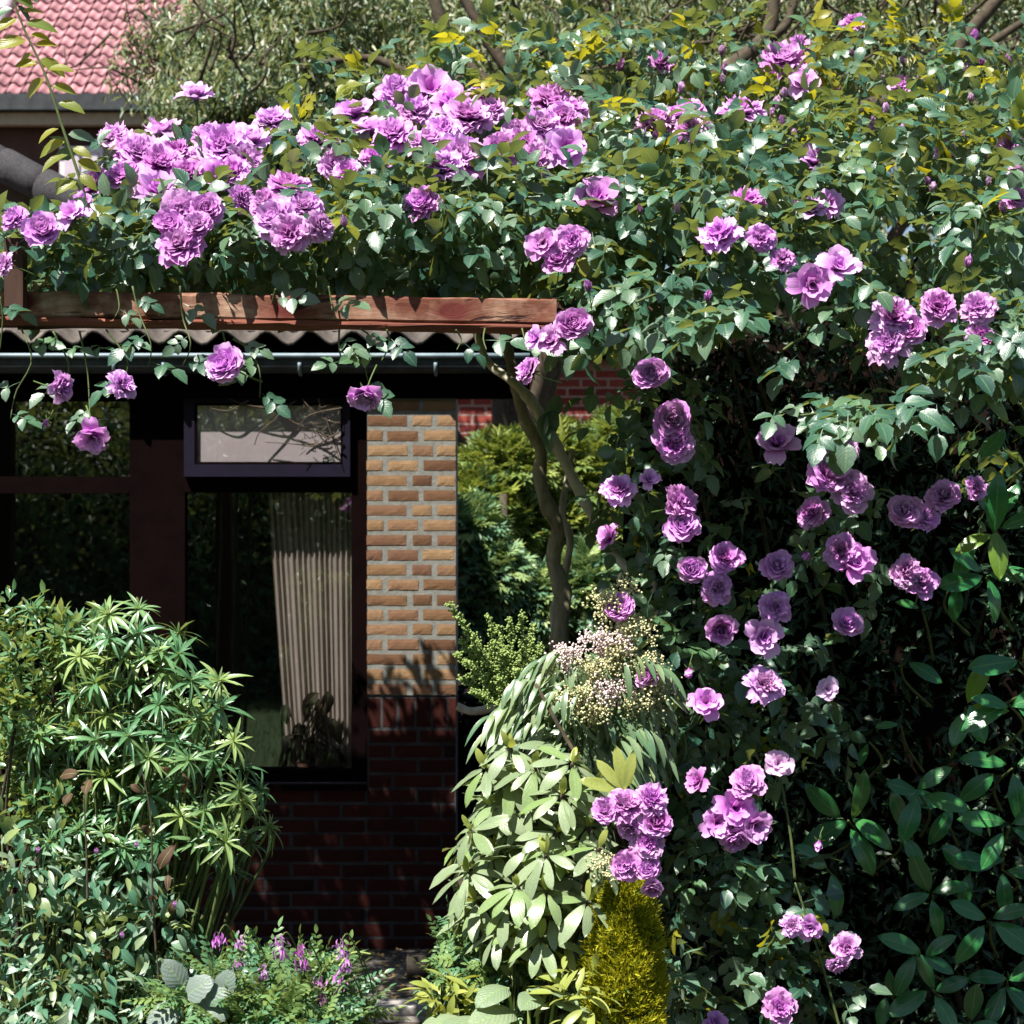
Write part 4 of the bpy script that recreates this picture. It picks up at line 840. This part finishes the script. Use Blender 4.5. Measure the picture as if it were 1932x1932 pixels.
def panicle(parent, u, v, Y, ru, rv, n, mat, name='blossom_spray', r=(.0024, .0046)):
    c = at(u, v, Y); mb = MB(); nb = 18; n = int(n*2.2); ru *= 1.15; rv *= 1.0
    for k in range(nb):
        a = rng.uniform(-1, 1); tip = c+np.array([px(ru, Y)*a, rng.uniform(-.05, .05), px(rv, Y)*rng.uniform(-1, 1)]); q = smooth_path([c+[0, .04, -.03], (c+tip)/2+[0, -.02, .02], tip], 12)
        i = rng.integers(0, 12, n//nb); pp = q[i]+rng.normal(0, .009, (len(i), 3)); mb.inst(BD, pp, rng.normal(size=(len(i), 3)), rng.normal(size=(len(i), 3)), rng.uniform(*r, len(i)))
    return obj(name, mb, mat, parent, stuff=True)
for u, v, ru, rv, n, m_ in ((1070, 1242, 36, 16, 150, M_pinkw), (1120, 1270, 46, 16, 200, M_cream), (1165, 1235, 44, 18, 200, M_cream), (1215, 1260, 42, 16, 160, M_cream), (1140, 1140, 34, 22, 150, M_cream), (1180, 1110, 26, 18, 90, M_cream), (1190, 1195, 44, 18, 190, M_cream), (1085, 1318, 44, 14, 160, M_cream), (1150, 1310, 46, 16, 170, M_pinkw), (1205, 1335, 44, 16, 160, M_cream), (1240, 1300, 34, 16, 120, M_cream), (1135, 1640, 30, 20, 90, M_cream), (1140, 1215, 44, 16, 180, M_pinkw), (1120, 1345, 40, 14, 120, M_cream)):
    panicle(pi_, u, v, 4.72 if v < 1500 else 4.4, ru, rv, n, m_)
for k in range(6): cane(pi_, [(.4+k*.03, 5.0, 0), (.3+rng.normal(0, .05), 5.0, .6), (.22+rng.normal(0, .1), 4.95, 1.2)], .013, .004, 'stem', M_twig)
cane(pi_, [at(1010, 1290, 4.68), at(1060, 1380, 4.66), at(1120, 1480, 4.64), at(1150, 1560, 4.64)], .005, .006, 'branch', M_twig)

# ------------------------------------------------------------------ heath-like conifer plume
he = thing('heath_bush', 'feathery light green heath bush in front of the pier corner', 'shrub', (at(975, 0, 4.9)[0], 4.9, 0))
base = at(985, 1330, 4.9); mb = MB(); bd = MB()
for u, v in [(848, 1140), (865, 1165), (880, 1190), (920, 1165), (940, 1185), (960, 1170), (985, 1160), (1005, 1185), (1020, 1220), (868, 1210), (862, 1235), (880, 1250), (870, 1280), (900, 1230), (930, 1215), (950, 1230), (990, 1225), (910, 1270), (940, 1280), (975, 1265), (890, 1305), (1010, 1255)]:
    tip = at(u, v, 4.85+rng.uniform(-.12, .08)); q = smooth_path([base, base*.55+tip*.45+[0, 0, -.015], tip], 26); tube(mb, q, np.linspace(.003, .0012, 26), 4)
    for i in range(5, 26):
        for k in range(5):
            s_ = rng.uniform(.008, .05)*(1.15-i/26)+.004; dd = nrm(rng.normal(size=3)*[1, .8, .8]+[0, 0, .5]); m_ = 5; tt = np.linspace(.15, 1, m_)[:, None]
            pp = q[i]+dd*s_*tt+rng.normal(0, .0015, (m_, 3)); bd.inst(BD, pp, rng.normal(size=(m_, 3)), rng.normal(size=(m_, 3)), rng.uniform(.0022, .0042, m_))
tube(mb, [base, np.array([base[0]+.02, 4.9, 0])], [.006, .012], 6); obj('stem', mb, M_twig, he); obj('sprigs', bd, M_heath, he, stuff=True)

# ------------------------------------------------------------------ golden dwarf conifer
gc = thing('golden_conifer', 'golden yellow dwarf conifer below the cluster of purple roses', 'conifer', (at(1165, 0, 4.5)[0], 4.5, 0))
n = 5200; t = rng.uniform(0, 1, n)**.8; z1, z0 = at(0, 1640, 4.5)[2], at(0, 2080, 4.5)[2]; cx_ = at(1168, 0, 4.5)[0]
def wid(t): return np.interp(t, [0, .25, .5, .75, .92, 1], [.094, .1, .096, .076, .045, .008])
a = rng.uniform(0, 6.28, n); rr = wid(t)*rng.uniform(.72, 1.0, n)*(1+.1*np.sin(a*5+t*14)+.1*np.sin(a*3-t*23)); cs = np.stack([cx_+.03*(t-.3)+rr*np.cos(a), 4.5+rr*np.sin(a), z0+(z1-z0)*t], 1)
oo = np.stack([np.cos(a), np.sin(a), np.zeros(n)], 1); tuft = MB(); NT = diamond_t(1, .16, .1)
for k in range(6):
    d = nrm(oo*.7+np.array([0, 0, .8])+rng.normal(0, .5, (n, 3))); tuft.inst(NT, cs+rng.normal(0, .004, (n, 3)), d, rng.normal(size=(n, 3)), rng.uniform(.012, .026, n), np.clip(rng.normal(.5, .25, n), 0, 1))
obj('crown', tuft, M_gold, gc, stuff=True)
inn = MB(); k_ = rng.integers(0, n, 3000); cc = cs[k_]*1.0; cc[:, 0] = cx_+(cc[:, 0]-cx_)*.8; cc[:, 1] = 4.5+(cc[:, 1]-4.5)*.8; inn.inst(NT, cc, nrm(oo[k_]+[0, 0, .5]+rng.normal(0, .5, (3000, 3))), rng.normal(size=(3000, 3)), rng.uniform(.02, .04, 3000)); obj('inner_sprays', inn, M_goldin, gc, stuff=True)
mb = MB(); tube(mb, [(cx_, 4.5, 0), (cx_, 4.5, .3), (cx_+.02, 4.5, z1-.05)], [.02, .016, .005], 8); obj('trunk', mb, M_twig, gc)

# ------------------------------------------------------------------ left shrubs
spg = thing('spurge_shrub', 'bright green shrub of star-shaped lance leaf whorls at the left', 'shrub', (-1.0, 4.5, 0))
LN = [leaf_t(1, w_, 6, 3, .3, dr, .42, .75) for w_, dr in ((.14, .25), (.125, .45), (.16, .35))]
def whorl_t(seed, n=15):
    r = np.random.default_rng(seed); Pp = []
    for k in range(n):
        a = k*2.4; el = r.uniform(-.5, .9)-.3*(k < 6); L_ = r.uniform(.7, 1.05)
        Pp.append((LN[r.integers(3)], Matrix.Rotation(a, 4, 'Z') @ Matrix.Rotation(el, 4, 'X') @ Matrix.Scale(L_, 4)))
    for k in range(6): Pp.append((LN[0], Matrix.Rotation(k*1.05, 4, 'Z') @ Matrix.Rotation(1.1, 4, 'X') @ Matrix.Scale(.45, 4)))
    return join_t(Pp)
WT = [whorl_t(i) for i in range(4)]; WM = [tmesh(T, M_spurge, 'leaf_whorl') for T in WT]
wl_ = [(205, 1205), (335, 1235), (415, 1335), (370, 1360), (300, 1330), (400, 1430), (355, 1435), (455, 1515), (425, 1590), (330, 1480), (250, 1290), (240, 1390), (280, 1430), (180, 1290), (340, 1540), (385, 1530), (300, 1590), (235, 1240), (150, 1240), (370, 1590), (330, 1400), (200, 1350), (450, 1490), (270, 1240), (310, 1270), (360, 1285)]
wl_ += [(440, 1400), (478, 1530), (395, 1300), (262, 1195), (120, 1200), (470, 1590), (300, 1235), (180, 1195), (430, 1640)]
for i in range(58):
    u, v = rng.uniform(60, 430), rng.uniform(1290, 1640)
    if v > 1230+max(0, u-300)*1.0 and not (u > 380 and v > 1600): wl_.append((u, v))
def place_whorl(u, v, front):
    Y = 4.42+rng.uniform(0, .1)+(0 if front else rng.uniform(0, .25)); c = at(u, v, Y); ax = nrm(np.array([(u-230)/330+rng.normal(0, .2), -.5+rng.normal(0, .2), .8])); y = np.cross(ax, rng.normal(size=3)); sc = rng.uniform(.066, .094)
    put('leaf_whorl', WM[rng.integers(4)], spg, mat4(c, y, ax, sc)); return c
wl_ += [(205, 1160), (262, 1150), (335, 1195), (412, 1285), (490, 1490), (150, 1175), (505, 1560), (452, 1450), (60, 1150)]
mb = MB()
for i, (u, v) in enumerate(wl_):
    c = place_whorl(u, v, i < 26); tube(mb, smooth_path([c, c+[-.02, .06, -.1], np.array([-1.0+rng.normal(0, .1), 4.65, .2])], 8), np.linspace(.003, .006, 8), 4)
obj('stem', mb, M_cane, spg)
p, o = blob(235, 1480, 4.75, 170, 170, .14, 1500, .0); d, nn = dress(p, o, .6, .2, .6, .7); mb = MB(); mb.inst(LN[1], p, d, nn, rng.uniform(.035, .06, len(p))); obj('inner_foliage', mb, M_spurge, spg, stuff=True)

bx_ = thing('small_leaved_shrub', 'fine-leaved shrub with glinting yellowish tips at the left edge', 'shrub', (-1.3, 4.7, 0))
p = []; o = []
for k in range(46):      # many separate upright sprays instead of one mass
    u, v = rng.uniform(-60, 230), rng.uniform(1175, 1560); v = max(v, 1150+abs(u-40)*.25+rng.uniform(0, 30)); a_, b_ = blob(u, v, 4.55+rng.uniform(0, .3), rng.uniform(14, 30), rng.uniform(35, 80), .06, 105, .2); p.append(a_); o.append(b_)
p = np.concatenate(p); o = np.concatenate(o); d, nn = dress(p, o, .5, -.35, .5, .6)
T = leaf_t(1, .38, 3, 3, .3, .2, .5, .7); u, v = proj(p); own = np.argsort(np.where((u > 0)&(v < 1932), p[:, 1], 99))[:200]; msk = np.zeros(len(p), bool); msk[own] = True; bm_ = tmesh(T, M_box)
sz = rng.uniform(.022, .042, len(p)); mb = MB(); mb.inst(T, p[~msk], d[~msk], nn[~msk], sz[~msk]); obj('foliage', mb, M_box, bx_, stuff=True)
for i in own: put('leaf', bm_, bx_, mat4(p[i], d[i], nn[i], sz[i]*1.15))
mb = MB()
for k in range(60):
    q = p[rng.integers(len(p))]; tube(mb, smooth_path([q, q+[0, .05, -.15], np.array([-1.3+rng.normal(0, .12), 4.75, .1])], 7), np.linspace(.002, .006, 7), 4)
obj('stem', mb, M_twig, bx_)

HO_S = tmesh(leaf_t(1, .75, 9, 5, .2, .25, .36, .6, .06, .015, .1), leaf_mat('silver_leaf', [(.14, .18, .16), (.2, .24, .22)], (.25, .3, .2), .25, .45, .8, .4, 40))
def broad_plant(name, label, blobs, Tm, mat, size, nobj, loc, cat='plant', down=.35, sx=.8):
    t = thing(name, label, cat, loc); p = []; o = []
    for b in blobs: q, r = blob(*b, .3); p.append(q); o.append(r)
    p = np.concatenate(p); o = np.concatenate(o); d, nn = dress(p, o, .6, down, .8, .55); sz = rng.uniform(*size, len(p)); u, v = proj(p)
    own = np.argsort(np.where((u > -10) & (u < 1940) & (v < 1940), p[:, 1], 99))[:nobj]; msk = np.zeros(len(p), bool); msk[own] = True; ms = [tmesh(q, mat) for q in Tm]
    for i in own: put('leaf', ms[i % len(ms)], t, mat4(p[i], d[i], nn[i], sz[i]))
    mb = MB(); ty = rng.integers(0, len(Tm), len(p))
    for k, T in enumerate(Tm): s = ~msk & (ty == k); mb.inst(T, p[s], d[s], nn[s], sz[s])
    if mb.n: obj('foliage', mb, mat, t, stuff=True)
    mb = MB(); b0 = np.array(loc)
    for i in rng.integers(0, len(p), min(50, len(p))): tube(mb, smooth_path([p[i], p[i]*.6+b0*.4+[0, 0, -.05], b0+np.array([rng.normal(0, .06), rng.normal(0, .05), .0])], 7), np.linspace(.002, .005, 7), 4)
    obj('stem', mb, M_cane, t); return t
OV = [leaf_t(1, w_, 6, 3, .25, dr, .45, .7) for w_, dr in ((.36, .25), (.48, .4), (.28, .2))]
broad_plant('oval_leaved_plant', 'leafy plant with oval grey-green leaves below the whorled shrub', [(40, 1640, 4.5, 150, 120, .18, 420), (210, 1650, 4.5, 120, 80, .15, 220), (290, 1760, 4.45, 80, 80, .14, 170), (120, 1790, 4.42, 170, 90, .16, 420)], OV, M_oval, (.025, .062), 290, (-1.15, 4.6, 0))
broad_plant('trailing_foliage', 'low bluish green foliage filling the bottom left corner', [(120, 1900, 4.35, 230, 90, .2, 700), (330, 1900, 4.4, 110, 70, .15, 260)], [leaf_t(1, .24, 5, 3, .25, .4, .45, .7), leaf_t(1, .36, 5, 3, .2, .4, .4, .7), leaf_t(1, .16, 5, 3, .3, .3, .45, .7)], M_oval, (.028, .07), 290, (-1.0, 4.45, 0))
for u, v, L_ in ((345, 1885, .1), (400, 1890, .09), (310, 1870, .08)): pass
dl = thing('spent_campion', 'brown withered stalks and curled dry leaves among the plants at lower left', 'plant', tuple(at(235, 1800, 4.32)*[1, 1, 0]))
DLm = [tmesh(leaf_t(1, .55, 6, 5, .7, .7, .45, .7, 0, .05, .3), leaf_mat('withered_leaf', [(.05, .026, .015), (.09, .05, .03), (.06, .025, .02)], (.14, .07, .03), .2, .7, .4, .2)) for _ in range(2)]
for u, v in ((310, 1450), (245, 1480), (160, 1500), (300, 1640), (318, 1650), (285, 1690), (330, 1700), (150, 1460), (120, 1520), (265, 1560), (340, 1480), (345, 1465), (10, 1640), (190, 1790), (120, 1850)): put('leaf', DLm[rng.integers(2)], dl, mat4(at(u, v, 4.33), rng.normal(0, 1, 3), (0, -1, .5), rng.uniform(.035, .065)))
for pts in ([(295, 1800), (288, 1690), (285, 1550), (270, 1460)], [(165, 1700), (163, 1600), (158, 1500)], [(300, 1990), (302, 1900), (296, 1800)], [(395, 1990), (398, 1880), (390, 1790)]): cane(dl, [at(a, b, 4.34) for a, b in pts], .003, .0015, 'stalk', M_twig)
for u, v in ((182, 1612), (258, 1600), (330, 1712), (72, 1610), (230, 1770)):
    o_, h_ = BL['bud'][0]; put('flower_bud', o_, dl, mat4(at(u, v, 4.3), (1, 0, 0), (rng.normal(0, .3), -.2, 1), .03))
wv = thing('silver_ivy', 'large silvery white ivy-like leaves at the bottom edge left of the path', 'plant', tuple(at(360, 1900, 4.15)*[1, 1, 0]))
for u, v, dx, dz, L_ in ((345, 1860, -.4, .7, .075), (350, 1880, .6, .5, .08), (365, 1900, .9, -.1, .085), (340, 1905, -.9, -.2, .08), (385, 1885, .7, .4, .07), (415, 1880, .3, .8, .07), (330, 1925, -.3, -.8, .07), (375, 1925, .4, -.7, .07)): put('leaf', HO_S, wv, mat4(at(u, v, 4.15), (dx, -.3, dz), (0, -1, .6), L_))
cane(wv, [at(360, 1900, 4.17), at(362, 1990, 4.2), at(360, 1900, 4.2)*[1, 1, 0]], .004, .005, 'stem')
# ------------------------------------------------------------------ bleeding heart ground cover
bh = thing('bleeding_heart', 'low ferny plant with nodding purple flower clusters beside the path', 'plant', (-.55, 4.35, 0))
def fern_t(seed):
    r = np.random.default_rng(seed); Pp = []
    for k in range(5):
        y = .15+k*.17; L_ = .34*(1.1-k*.13)
        for s_ in (-1, 1): Pp.append((leaf_t(L_, L_*.45, 4, 3, .2, .3, .5, .7, .15), Matrix.Translation((0, y, -.1*y*y)) @ Matrix.Rotation(-s_*r.uniform(.7, 1.1), 4, 'Z') @ Matrix.Rotation(r.uniform(-.2, .2), 4, 'Y')))
    Pp.append((leaf_t(.3, .12, 4, 3, .2, .2), Matrix.Translation((0, .95, -.1)))); return join_t(Pp)
FTm = [fern_t(i) for i in range(3)]; FM = [tmesh(T, M_bleed) for T in FTm]
P = []; O = []
for b in ((430, 1890, 4.28, 120, 70, .16, 190), (560, 1880, 4.3, 120, 60, .16, 260), (520, 1930, 4.22, 160, 50, .16, 240), (630, 1920, 4.3, 60, 40, .12, 90)): q, r_ = blob(*b, .4); P.append(q); O.append(r_)
P = np.concatenate(P); O = np.concatenate(O); d, nn = dress(P, O, .7, .1, 1, .5); sz = rng.uniform(.06, .1, len(P)); own = np.argsort(P[:, 1])[:260]; msk = np.zeros(len(P), bool); msk[own] = True
for i in own: put('leaf', FM[i % 3], bh, mat4(P[i], d[i], nn[i], sz[i]))
mb = MB(); mb.inst(FTm[0], P[~msk], d[~msk], nn[~msk], sz[~msk]); obj('foliage', mb, M_bleed, bh, stuff=True)
FL = []
for k in range(3):
    mb = MB(); n = 26; pp = rng.normal(0, 1, (n, 3))*[.35, .35, .45]; dt = diamond_t(1, .35, .6); mb.inst(dt, pp, nrm(rng.normal(0, .35, (n, 3))-[0, 0, 1]), rng.normal(size=(n, 3)), rng.uniform(.5, .9, n)); dm = mb.mesh('flower_cluster'); dm.materials.append(M_purple); FL.append(dm)
for u, v, s_ in ((410, 1768, 14), (455, 1775, 11), (525, 1782, 16), (565, 1800, 17), (640, 1785, 12), (655, 1810, 14), (600, 1850, 13), (545, 1855, 14), (480, 1850, 12), (640, 1850, 12), (500, 1830, 10), (470, 1900, 12), (515, 1905, 10), (420, 1845, 12), (605, 1880, 13), (375, 1870, 10), (625, 1905, 10), (560, 1900, 9), (450, 1815, 9), (380, 1850, 9)):
    c = at(u, v, 4.2); put('flower_cluster', FL[rng.integers(3)], bh, Matrix.Translation(Vector(c)) @ Matrix.Rotation(rng.uniform(0, 6), 4, 'Z') @ Matrix.Scale(px(s_*1.4, 4.2), 4)); cane(bh, [c, c+[.02, .02, .02], c+[.05, .1, -.1], c+[.05, .15, -.3]], .0015, .002, 'flower_stalk')
cane(bh, [at(700, 1800, 4.25), at(660, 1800, 4.25), at(620, 1850, 4.22), at(560, 1910, 4.2)], .002, .003, 'arching_stalk', M_heath)

# ------------------------------------------------------------------ low plants right of the path
broad_plant('columbine', 'low columbine foliage at the foot of the rhododendron beside the path', [(900, 1790, 4.85, 60, 60, .12, 130), (880, 1850, 4.8, 60, 60, .12, 130), (960, 1850, 4.75, 90, 70, .12, 170)], FTm, M_bleed, (.05, .085), 200, (-.1, 4.85, 0))
hs = thing('hosta', 'broad pale hosta leaves at the bottom edge below the rhododendron', 'plant', (.05, 4.5, 0))
HO = [tmesh(leaf_t(1, .75, 10, 7, .15, .45, .42, .6, 0, .012, .1), M_hosta), tmesh(leaf_t(1, .65, 10, 7, .25, .3, .42, .6, 0, .02, .1), M_hosta)]
for u, v, dx, L_ in ((930, 1905, -.9, .13), (1000, 1900, .5, .14), (1040, 1890, .9, .12), (890, 1915, -1, .12), (1080, 1905, .6, .12), (1020, 1850, -.3, .1), (960, 1925, -.4, .14), (1050, 1925, .3, .13), (985, 1870, -.7, .1)):
    c = at(u, v, 4.5)+rng.normal(0, .02, 3); put('leaf', HO[rng.integers(2)], hs, mat4(c, (dx, -.45+rng.normal(0, .2), .1), (rng.normal(0, .3), -.2, 1), L_)); cane(hs, [c, c*.7+np.array([.05, 4.5, .25])*.3, (.05, 4.5, 0)], .004, .006, 'leaf_stalk', M_heath)
broad_plant('spindle_shoots', 'yellow-green leafy shoots at the bottom edge beside the path', [(850, 1885, 4.65, 45, 45, .08, 60), (1000, 1800, 4.7, 60, 70, .1, 70), (1090, 1880, 4.45, 60, 60, .1, 80)], [leaf_t(1, .3, 6, 3, .25, .3, .5, .7)], M_rhody, (.05, .085), 140, (-.02, 4.8, 0), down=-.2)
broad_plant('purslane_patch', 'dull green leaves around the base of the golden conifer', [(1260, 1880, 4.75, 60, 120, .1, 110), (1090, 1800, 4.75, 50, 120, .1, 90)], OV, M_oval, (.04, .07), 120, (.3, 4.8, 0))

# ------------------------------------------------------------------ background conifers seen between pier and trunk
def spray_shrub(name, label, blobs, mat, n, size, loc):
    t = thing(name, label, 'conifer', loc); mb = MB(); T = join_t([(diamond_t(1, .22, .2), Matrix.Identity(4))]+[(diamond_t(.5, .16, .2), Matrix.Translation((0, y, 0)) @ Matrix.Rotation(s_*.8, 4, 'Z')) for y in (.15, .35, .55) for s_ in (-1, 1)])
    for (u, v, Y, ru, rv, ry) in blobs:
        p, o = blob(u, v, Y, ru, rv, ry, n, .6); cl = nrm(rng.normal(size=(n, 3)))*.4; d, nn = dress(p, o, .8, .25, .9, .35); mb.inst(T, p, d, nn, rng.uniform(*size, n))
    obj('crown', mb, mat, t, stuff=True); k = MB(); tube(k, [(loc[0], loc[1], 0), (loc[0], loc[1], 1.0), (loc[0], loc[1], 2.0)], [.05, .04, .02], 8); obj('trunk', k, M_twig, t); return t
spray_shrub('golden_cypress', 'yellow-green cypress in sun behind the gnarled trunk', [(960, 900, 11.7, 90, 70, .35), (1060, 900, 12.0, 110, 90, .4), (1130, 980, 11.9, 80, 120, .35), (900, 960, 11.4, 60, 60, .3), (1050, 1020, 11.8, 70, 90, .3), (1180, 850, 12.1, 70, 60, .3), (960, 1000, 11.6, 60, 60, .3)], M_cyp, 1000, (.08, .17), (.25, 12.0, 0))
spray_shrub('blue_cypress', 'bluish green cypress right of the pier, lower part in shade', [(890, 1010, 11.0, 50, 60, .3), (920, 1100, 10.9, 70, 70, .3), (890, 1180, 10.8, 40, 70, .25), (1100, 1130, 11.2, 60, 90, .3), (1000, 1150, 11.0, 60, 70, .25)], M_cypd, 900, (.08, .15), (-.05, 11.0, 0))
eb = thing('shade_bush', 'low near-black bush added for the shade in the gap right of the brick plinth', 'shrub', (at(940, 0, 8.9)[0], 8.9, 0))  # bush added so the gap shows dark instead of bright ground
mb = MB(); lumpy(mb, np.array([at(950, 0, 8.9)[0], 9.0, .6]), np.array([.22, .2, .62]), 77, 10, .08); obj('inner_core', mb, M_void, eb)
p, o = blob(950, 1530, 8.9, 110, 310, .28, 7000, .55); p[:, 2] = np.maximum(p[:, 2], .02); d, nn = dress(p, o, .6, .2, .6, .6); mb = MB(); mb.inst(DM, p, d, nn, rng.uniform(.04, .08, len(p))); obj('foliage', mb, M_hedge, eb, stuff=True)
# ------------------------------------------------------------------ trees behind
def tree(name, label, loc, H, blobs, n, size, mat, seed, T=DM, bend=1.0):
    t = thing(name, label, 'tree', loc); r = np.random.default_rng(seed); loc = np.array(loc); mb = MB()
    top = np.array(blobs[0][:3]); tube(mb, smooth_path([loc, loc+[0, 0, 1.2], (loc+top)/2+[.1, 0, .3], top], 16), np.linspace(.17, .05, 16), 9, .05); obj('trunk', mb, M_twig, t)
    lv = MB(); br = MB()
    for b in blobs:
        c = np.array(b[:3]); r3 = np.array(b[3:6]); k = int(n*b[6]); dd = nrm(rng.normal(size=(k, 3))); rad = rng.uniform(.25, 1, k)**(1/3)
        K = max(6, k//80); cc = c+rng.normal(0, .5, (K, 3))*r3; p = cc[rng.integers(0, K, k)]+rng.normal(0, .17, (k, 3))*r3*[1, 1, 1.3]; tube(br, smooth_path([loc+[0, 0, 1.5+r.uniform(0, .8)], (loc+c)/2+r.normal(0, .25, 3)+[0, 0, .8], c+r3*r.normal(0, .3, 3)], 12), np.linspace(.08, .02, 12), 7)
        for _ in range(45):
            s0 = c+r3*r.normal(0, .35, 3); e = s0+r3*r.normal(0, .5, 3); tube(br, smooth_path([s0, (s0+e)/2+r.normal(0, .12, 3), e], 8), np.linspace(.011, .004, 8), 4)
        d = nrm(dd*.3+rng.normal(0, .5, (k, 3))-[0, 0, .6]); nn = nrm(rng.normal(0, .5, (k, 3))+[-.2, -.4, .7]); lv.inst(T, p, d, nn, rng.uniform(*size, k))
    obj('limbs', br, M_twig, t); obj('crown', lv, mat, t, stuff=True)
DN = diamond_t(1, .27, .3)
def tb(u, v, Y, ru, rv, ry, w_): return (*at(u, v, Y), px(ru, Y), ry, px(rv, Y), w_)
tree('willow_tree', 'fine-leaved grey-green willow beside the pink tiled roof', (at(520, 0, 13)[0], 13, 0), 5, [tb(540, 120, 13, 170, 110, .7, 1), tb(490, 60, 13.3, 120, 90, .6, .8), tb(470, 200, 12.5, 120, 70, .5, .7), tb(650, 80, 13, 150, 120, .7, 1), tb(330, 120, 13.5, 110, 110, .4, .16)], 12000, (.045, .1), M_tree, 5, DN)
tree('background_tree', 'sunlit fine-leaved tree behind the middle of the rose canopy', (at(950, 0, 13.5)[0], 13.5, 0), 5, [tb(900, 60, 13.5, 190, 120, .8, 1.1), tb(1080, 40, 13.8, 180, 110, .8, 1), tb(820, 170, 12.8, 160, 80, .5, .8), tb(1100, 130, 12.8, 170, 80, .5, .8)], 12000, (.045, .1), M_tree, 6, DN)
tree('background_tree', 'grey-green tree behind the upper right roses', (at(1600, 0, 13)[0], 13, 0), 5, [tb(1350, 50, 13, 190, 110, .8, 1), tb(1580, 40, 13.2, 180, 110, .8, 1), tb(1830, 60, 13, 180, 120, .8, 1.1), tb(1480, 150, 12.5, 190, 70, .5, .6), tb(1900, 170, 12.5, 150, 100, .5, .8)], 12000, (.045, .1), M_tree, 7, DN)
for pts, r0 in (([(815, -20), (840, 60), (870, 120), (905, 150)], .03), ([(1050, -20), (1090, 80), (1130, 140), (1160, 170)], .022), ([(1465, -20), (1458, 50), (1430, 90), (1390, 110), (1370, 135)], .03)): pass
bt = thing('bare_limbs_tree', 'dark crooked limbs crossing the sunlit background above the roses', 'tree', (at(1500, 0, 11.5)[0], 11.5, 0))
mb = MB(); tube(mb, smooth_path([(at(1500, 0, 11.5)[0], 11.5, 0), (at(1480, 0, 11.5)[0], 11.5, 2), at(1300, 260, 11.5)], 14), np.linspace(.14, .08, 14), 9, .05); obj('trunk', mb, M_twig, bt)
for pts, r0 in (([(1300, 260), (1000, 230), (905, 150), (870, 120), (840, 60), (812, -30)], .05), ([(1300, 260), (1040, 200), (950, 120), (900, 40), (860, -30)], .035), ([(1300, 260), (1300, 200), (1370, 135), (1430, 85), (1456, 40), (1462, -30)], .05), ([(1430, 85), (1480, 50), (1500, 0)], .03), ([(1300, 260), (1500, 240), (1750, 160), (1830, 60), (1900, -20)], .05), ([(1780, 140), (1840, 100), (1932, 40)], .03), ([(905, 150), (800, 150), (700, 110), (600, 120)], .025)):
    mb = MB(); q = smooth_path([at(a, b, 11.5) for a, b in pts], 22); tube(mb, q, np.linspace(r0*1.4, r0*.7, 22), 8, .06); obj('limb', mb, M_twig, bt)
tw = MB()
for k in range(70):
    u, v = rng.uniform(280, 1932), rng.uniform(-20, 190); a = rng.uniform(-2.6, -.4); L_ = rng.uniform(60, 190); p0 = at(u, v, 11.7); p2 = at(u+math.cos(a)*L_, v+math.sin(a)*L_, 11.5+rng.normal(0, .2)); tube(tw, smooth_path([p0, (p0+p2)/2+rng.normal(0, .07, 3), p2], 9), np.linspace(.013, .004, 9), 5)
obj('twigs', tw, M_twig, bt, stuff=True)
# far wood closing the view
n = 60000; p = np.stack([rng.uniform(-14, 14, n), rng.uniform(30, 34, n), rng.uniform(0, 12, n)], 1)
k = ~((p[:, 0] < -3.4) & (p[:, 2] > 5.5)); p = p[k]; d, nn = dress(p, np.tile([0, -1, .3], (len(p), 1)), .5, .4, .5, .6)
mb = MB(); mb.inst(DM, p, d, nn, rng.uniform(.2, .38, len(p))); tag(obj('distant_wood', mb, M_tree, stuff=True), 'far wood filling the gaps behind the garden trees', 'trees')

# hedge added behind the camera so the panes mirror foliage, not bright sky
bhg = thing('unseen_hedge', 'unseen hedge added behind the camera to keep bright sky out of the window panes', 'hedge', (-1, -5.5, 0))
mb = MB()
for x in np.arange(-8, 8, .8): tube(mb, smooth_path([(x, -5.8, 0), (x+rng.normal(0, .2), -5.8, 1.3), (x+rng.normal(0, .3), -5.8, 3.0)], 8), np.linspace(.05, .015, 8), 6)
obj('inner_core', mb, M_twig, bhg)
mb = MB()
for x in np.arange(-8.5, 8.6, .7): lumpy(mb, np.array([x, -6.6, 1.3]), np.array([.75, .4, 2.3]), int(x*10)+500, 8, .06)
obj('dark_backing', mb, M_void, bhg)  # near-black backing added to block the sky behind the leaves
n = 60000; p = np.stack([rng.uniform(-8.5, 8.5, n), rng.uniform(-6.2, -5.3, n), rng.uniform(0, 3.4, n)+rng.normal(0, .15, n)], 1); p[:, 2] = np.maximum(p[:, 2], .05); d, nn = dress(p, np.tile([0, 1, .2], (n, 1)), .5, .3, .5, .7); mb = MB(); mb.inst(DM, p, d, nn, rng.uniform(.08, .15, n)); obj('foliage', mb, M_bleed, bhg, stuff=True)
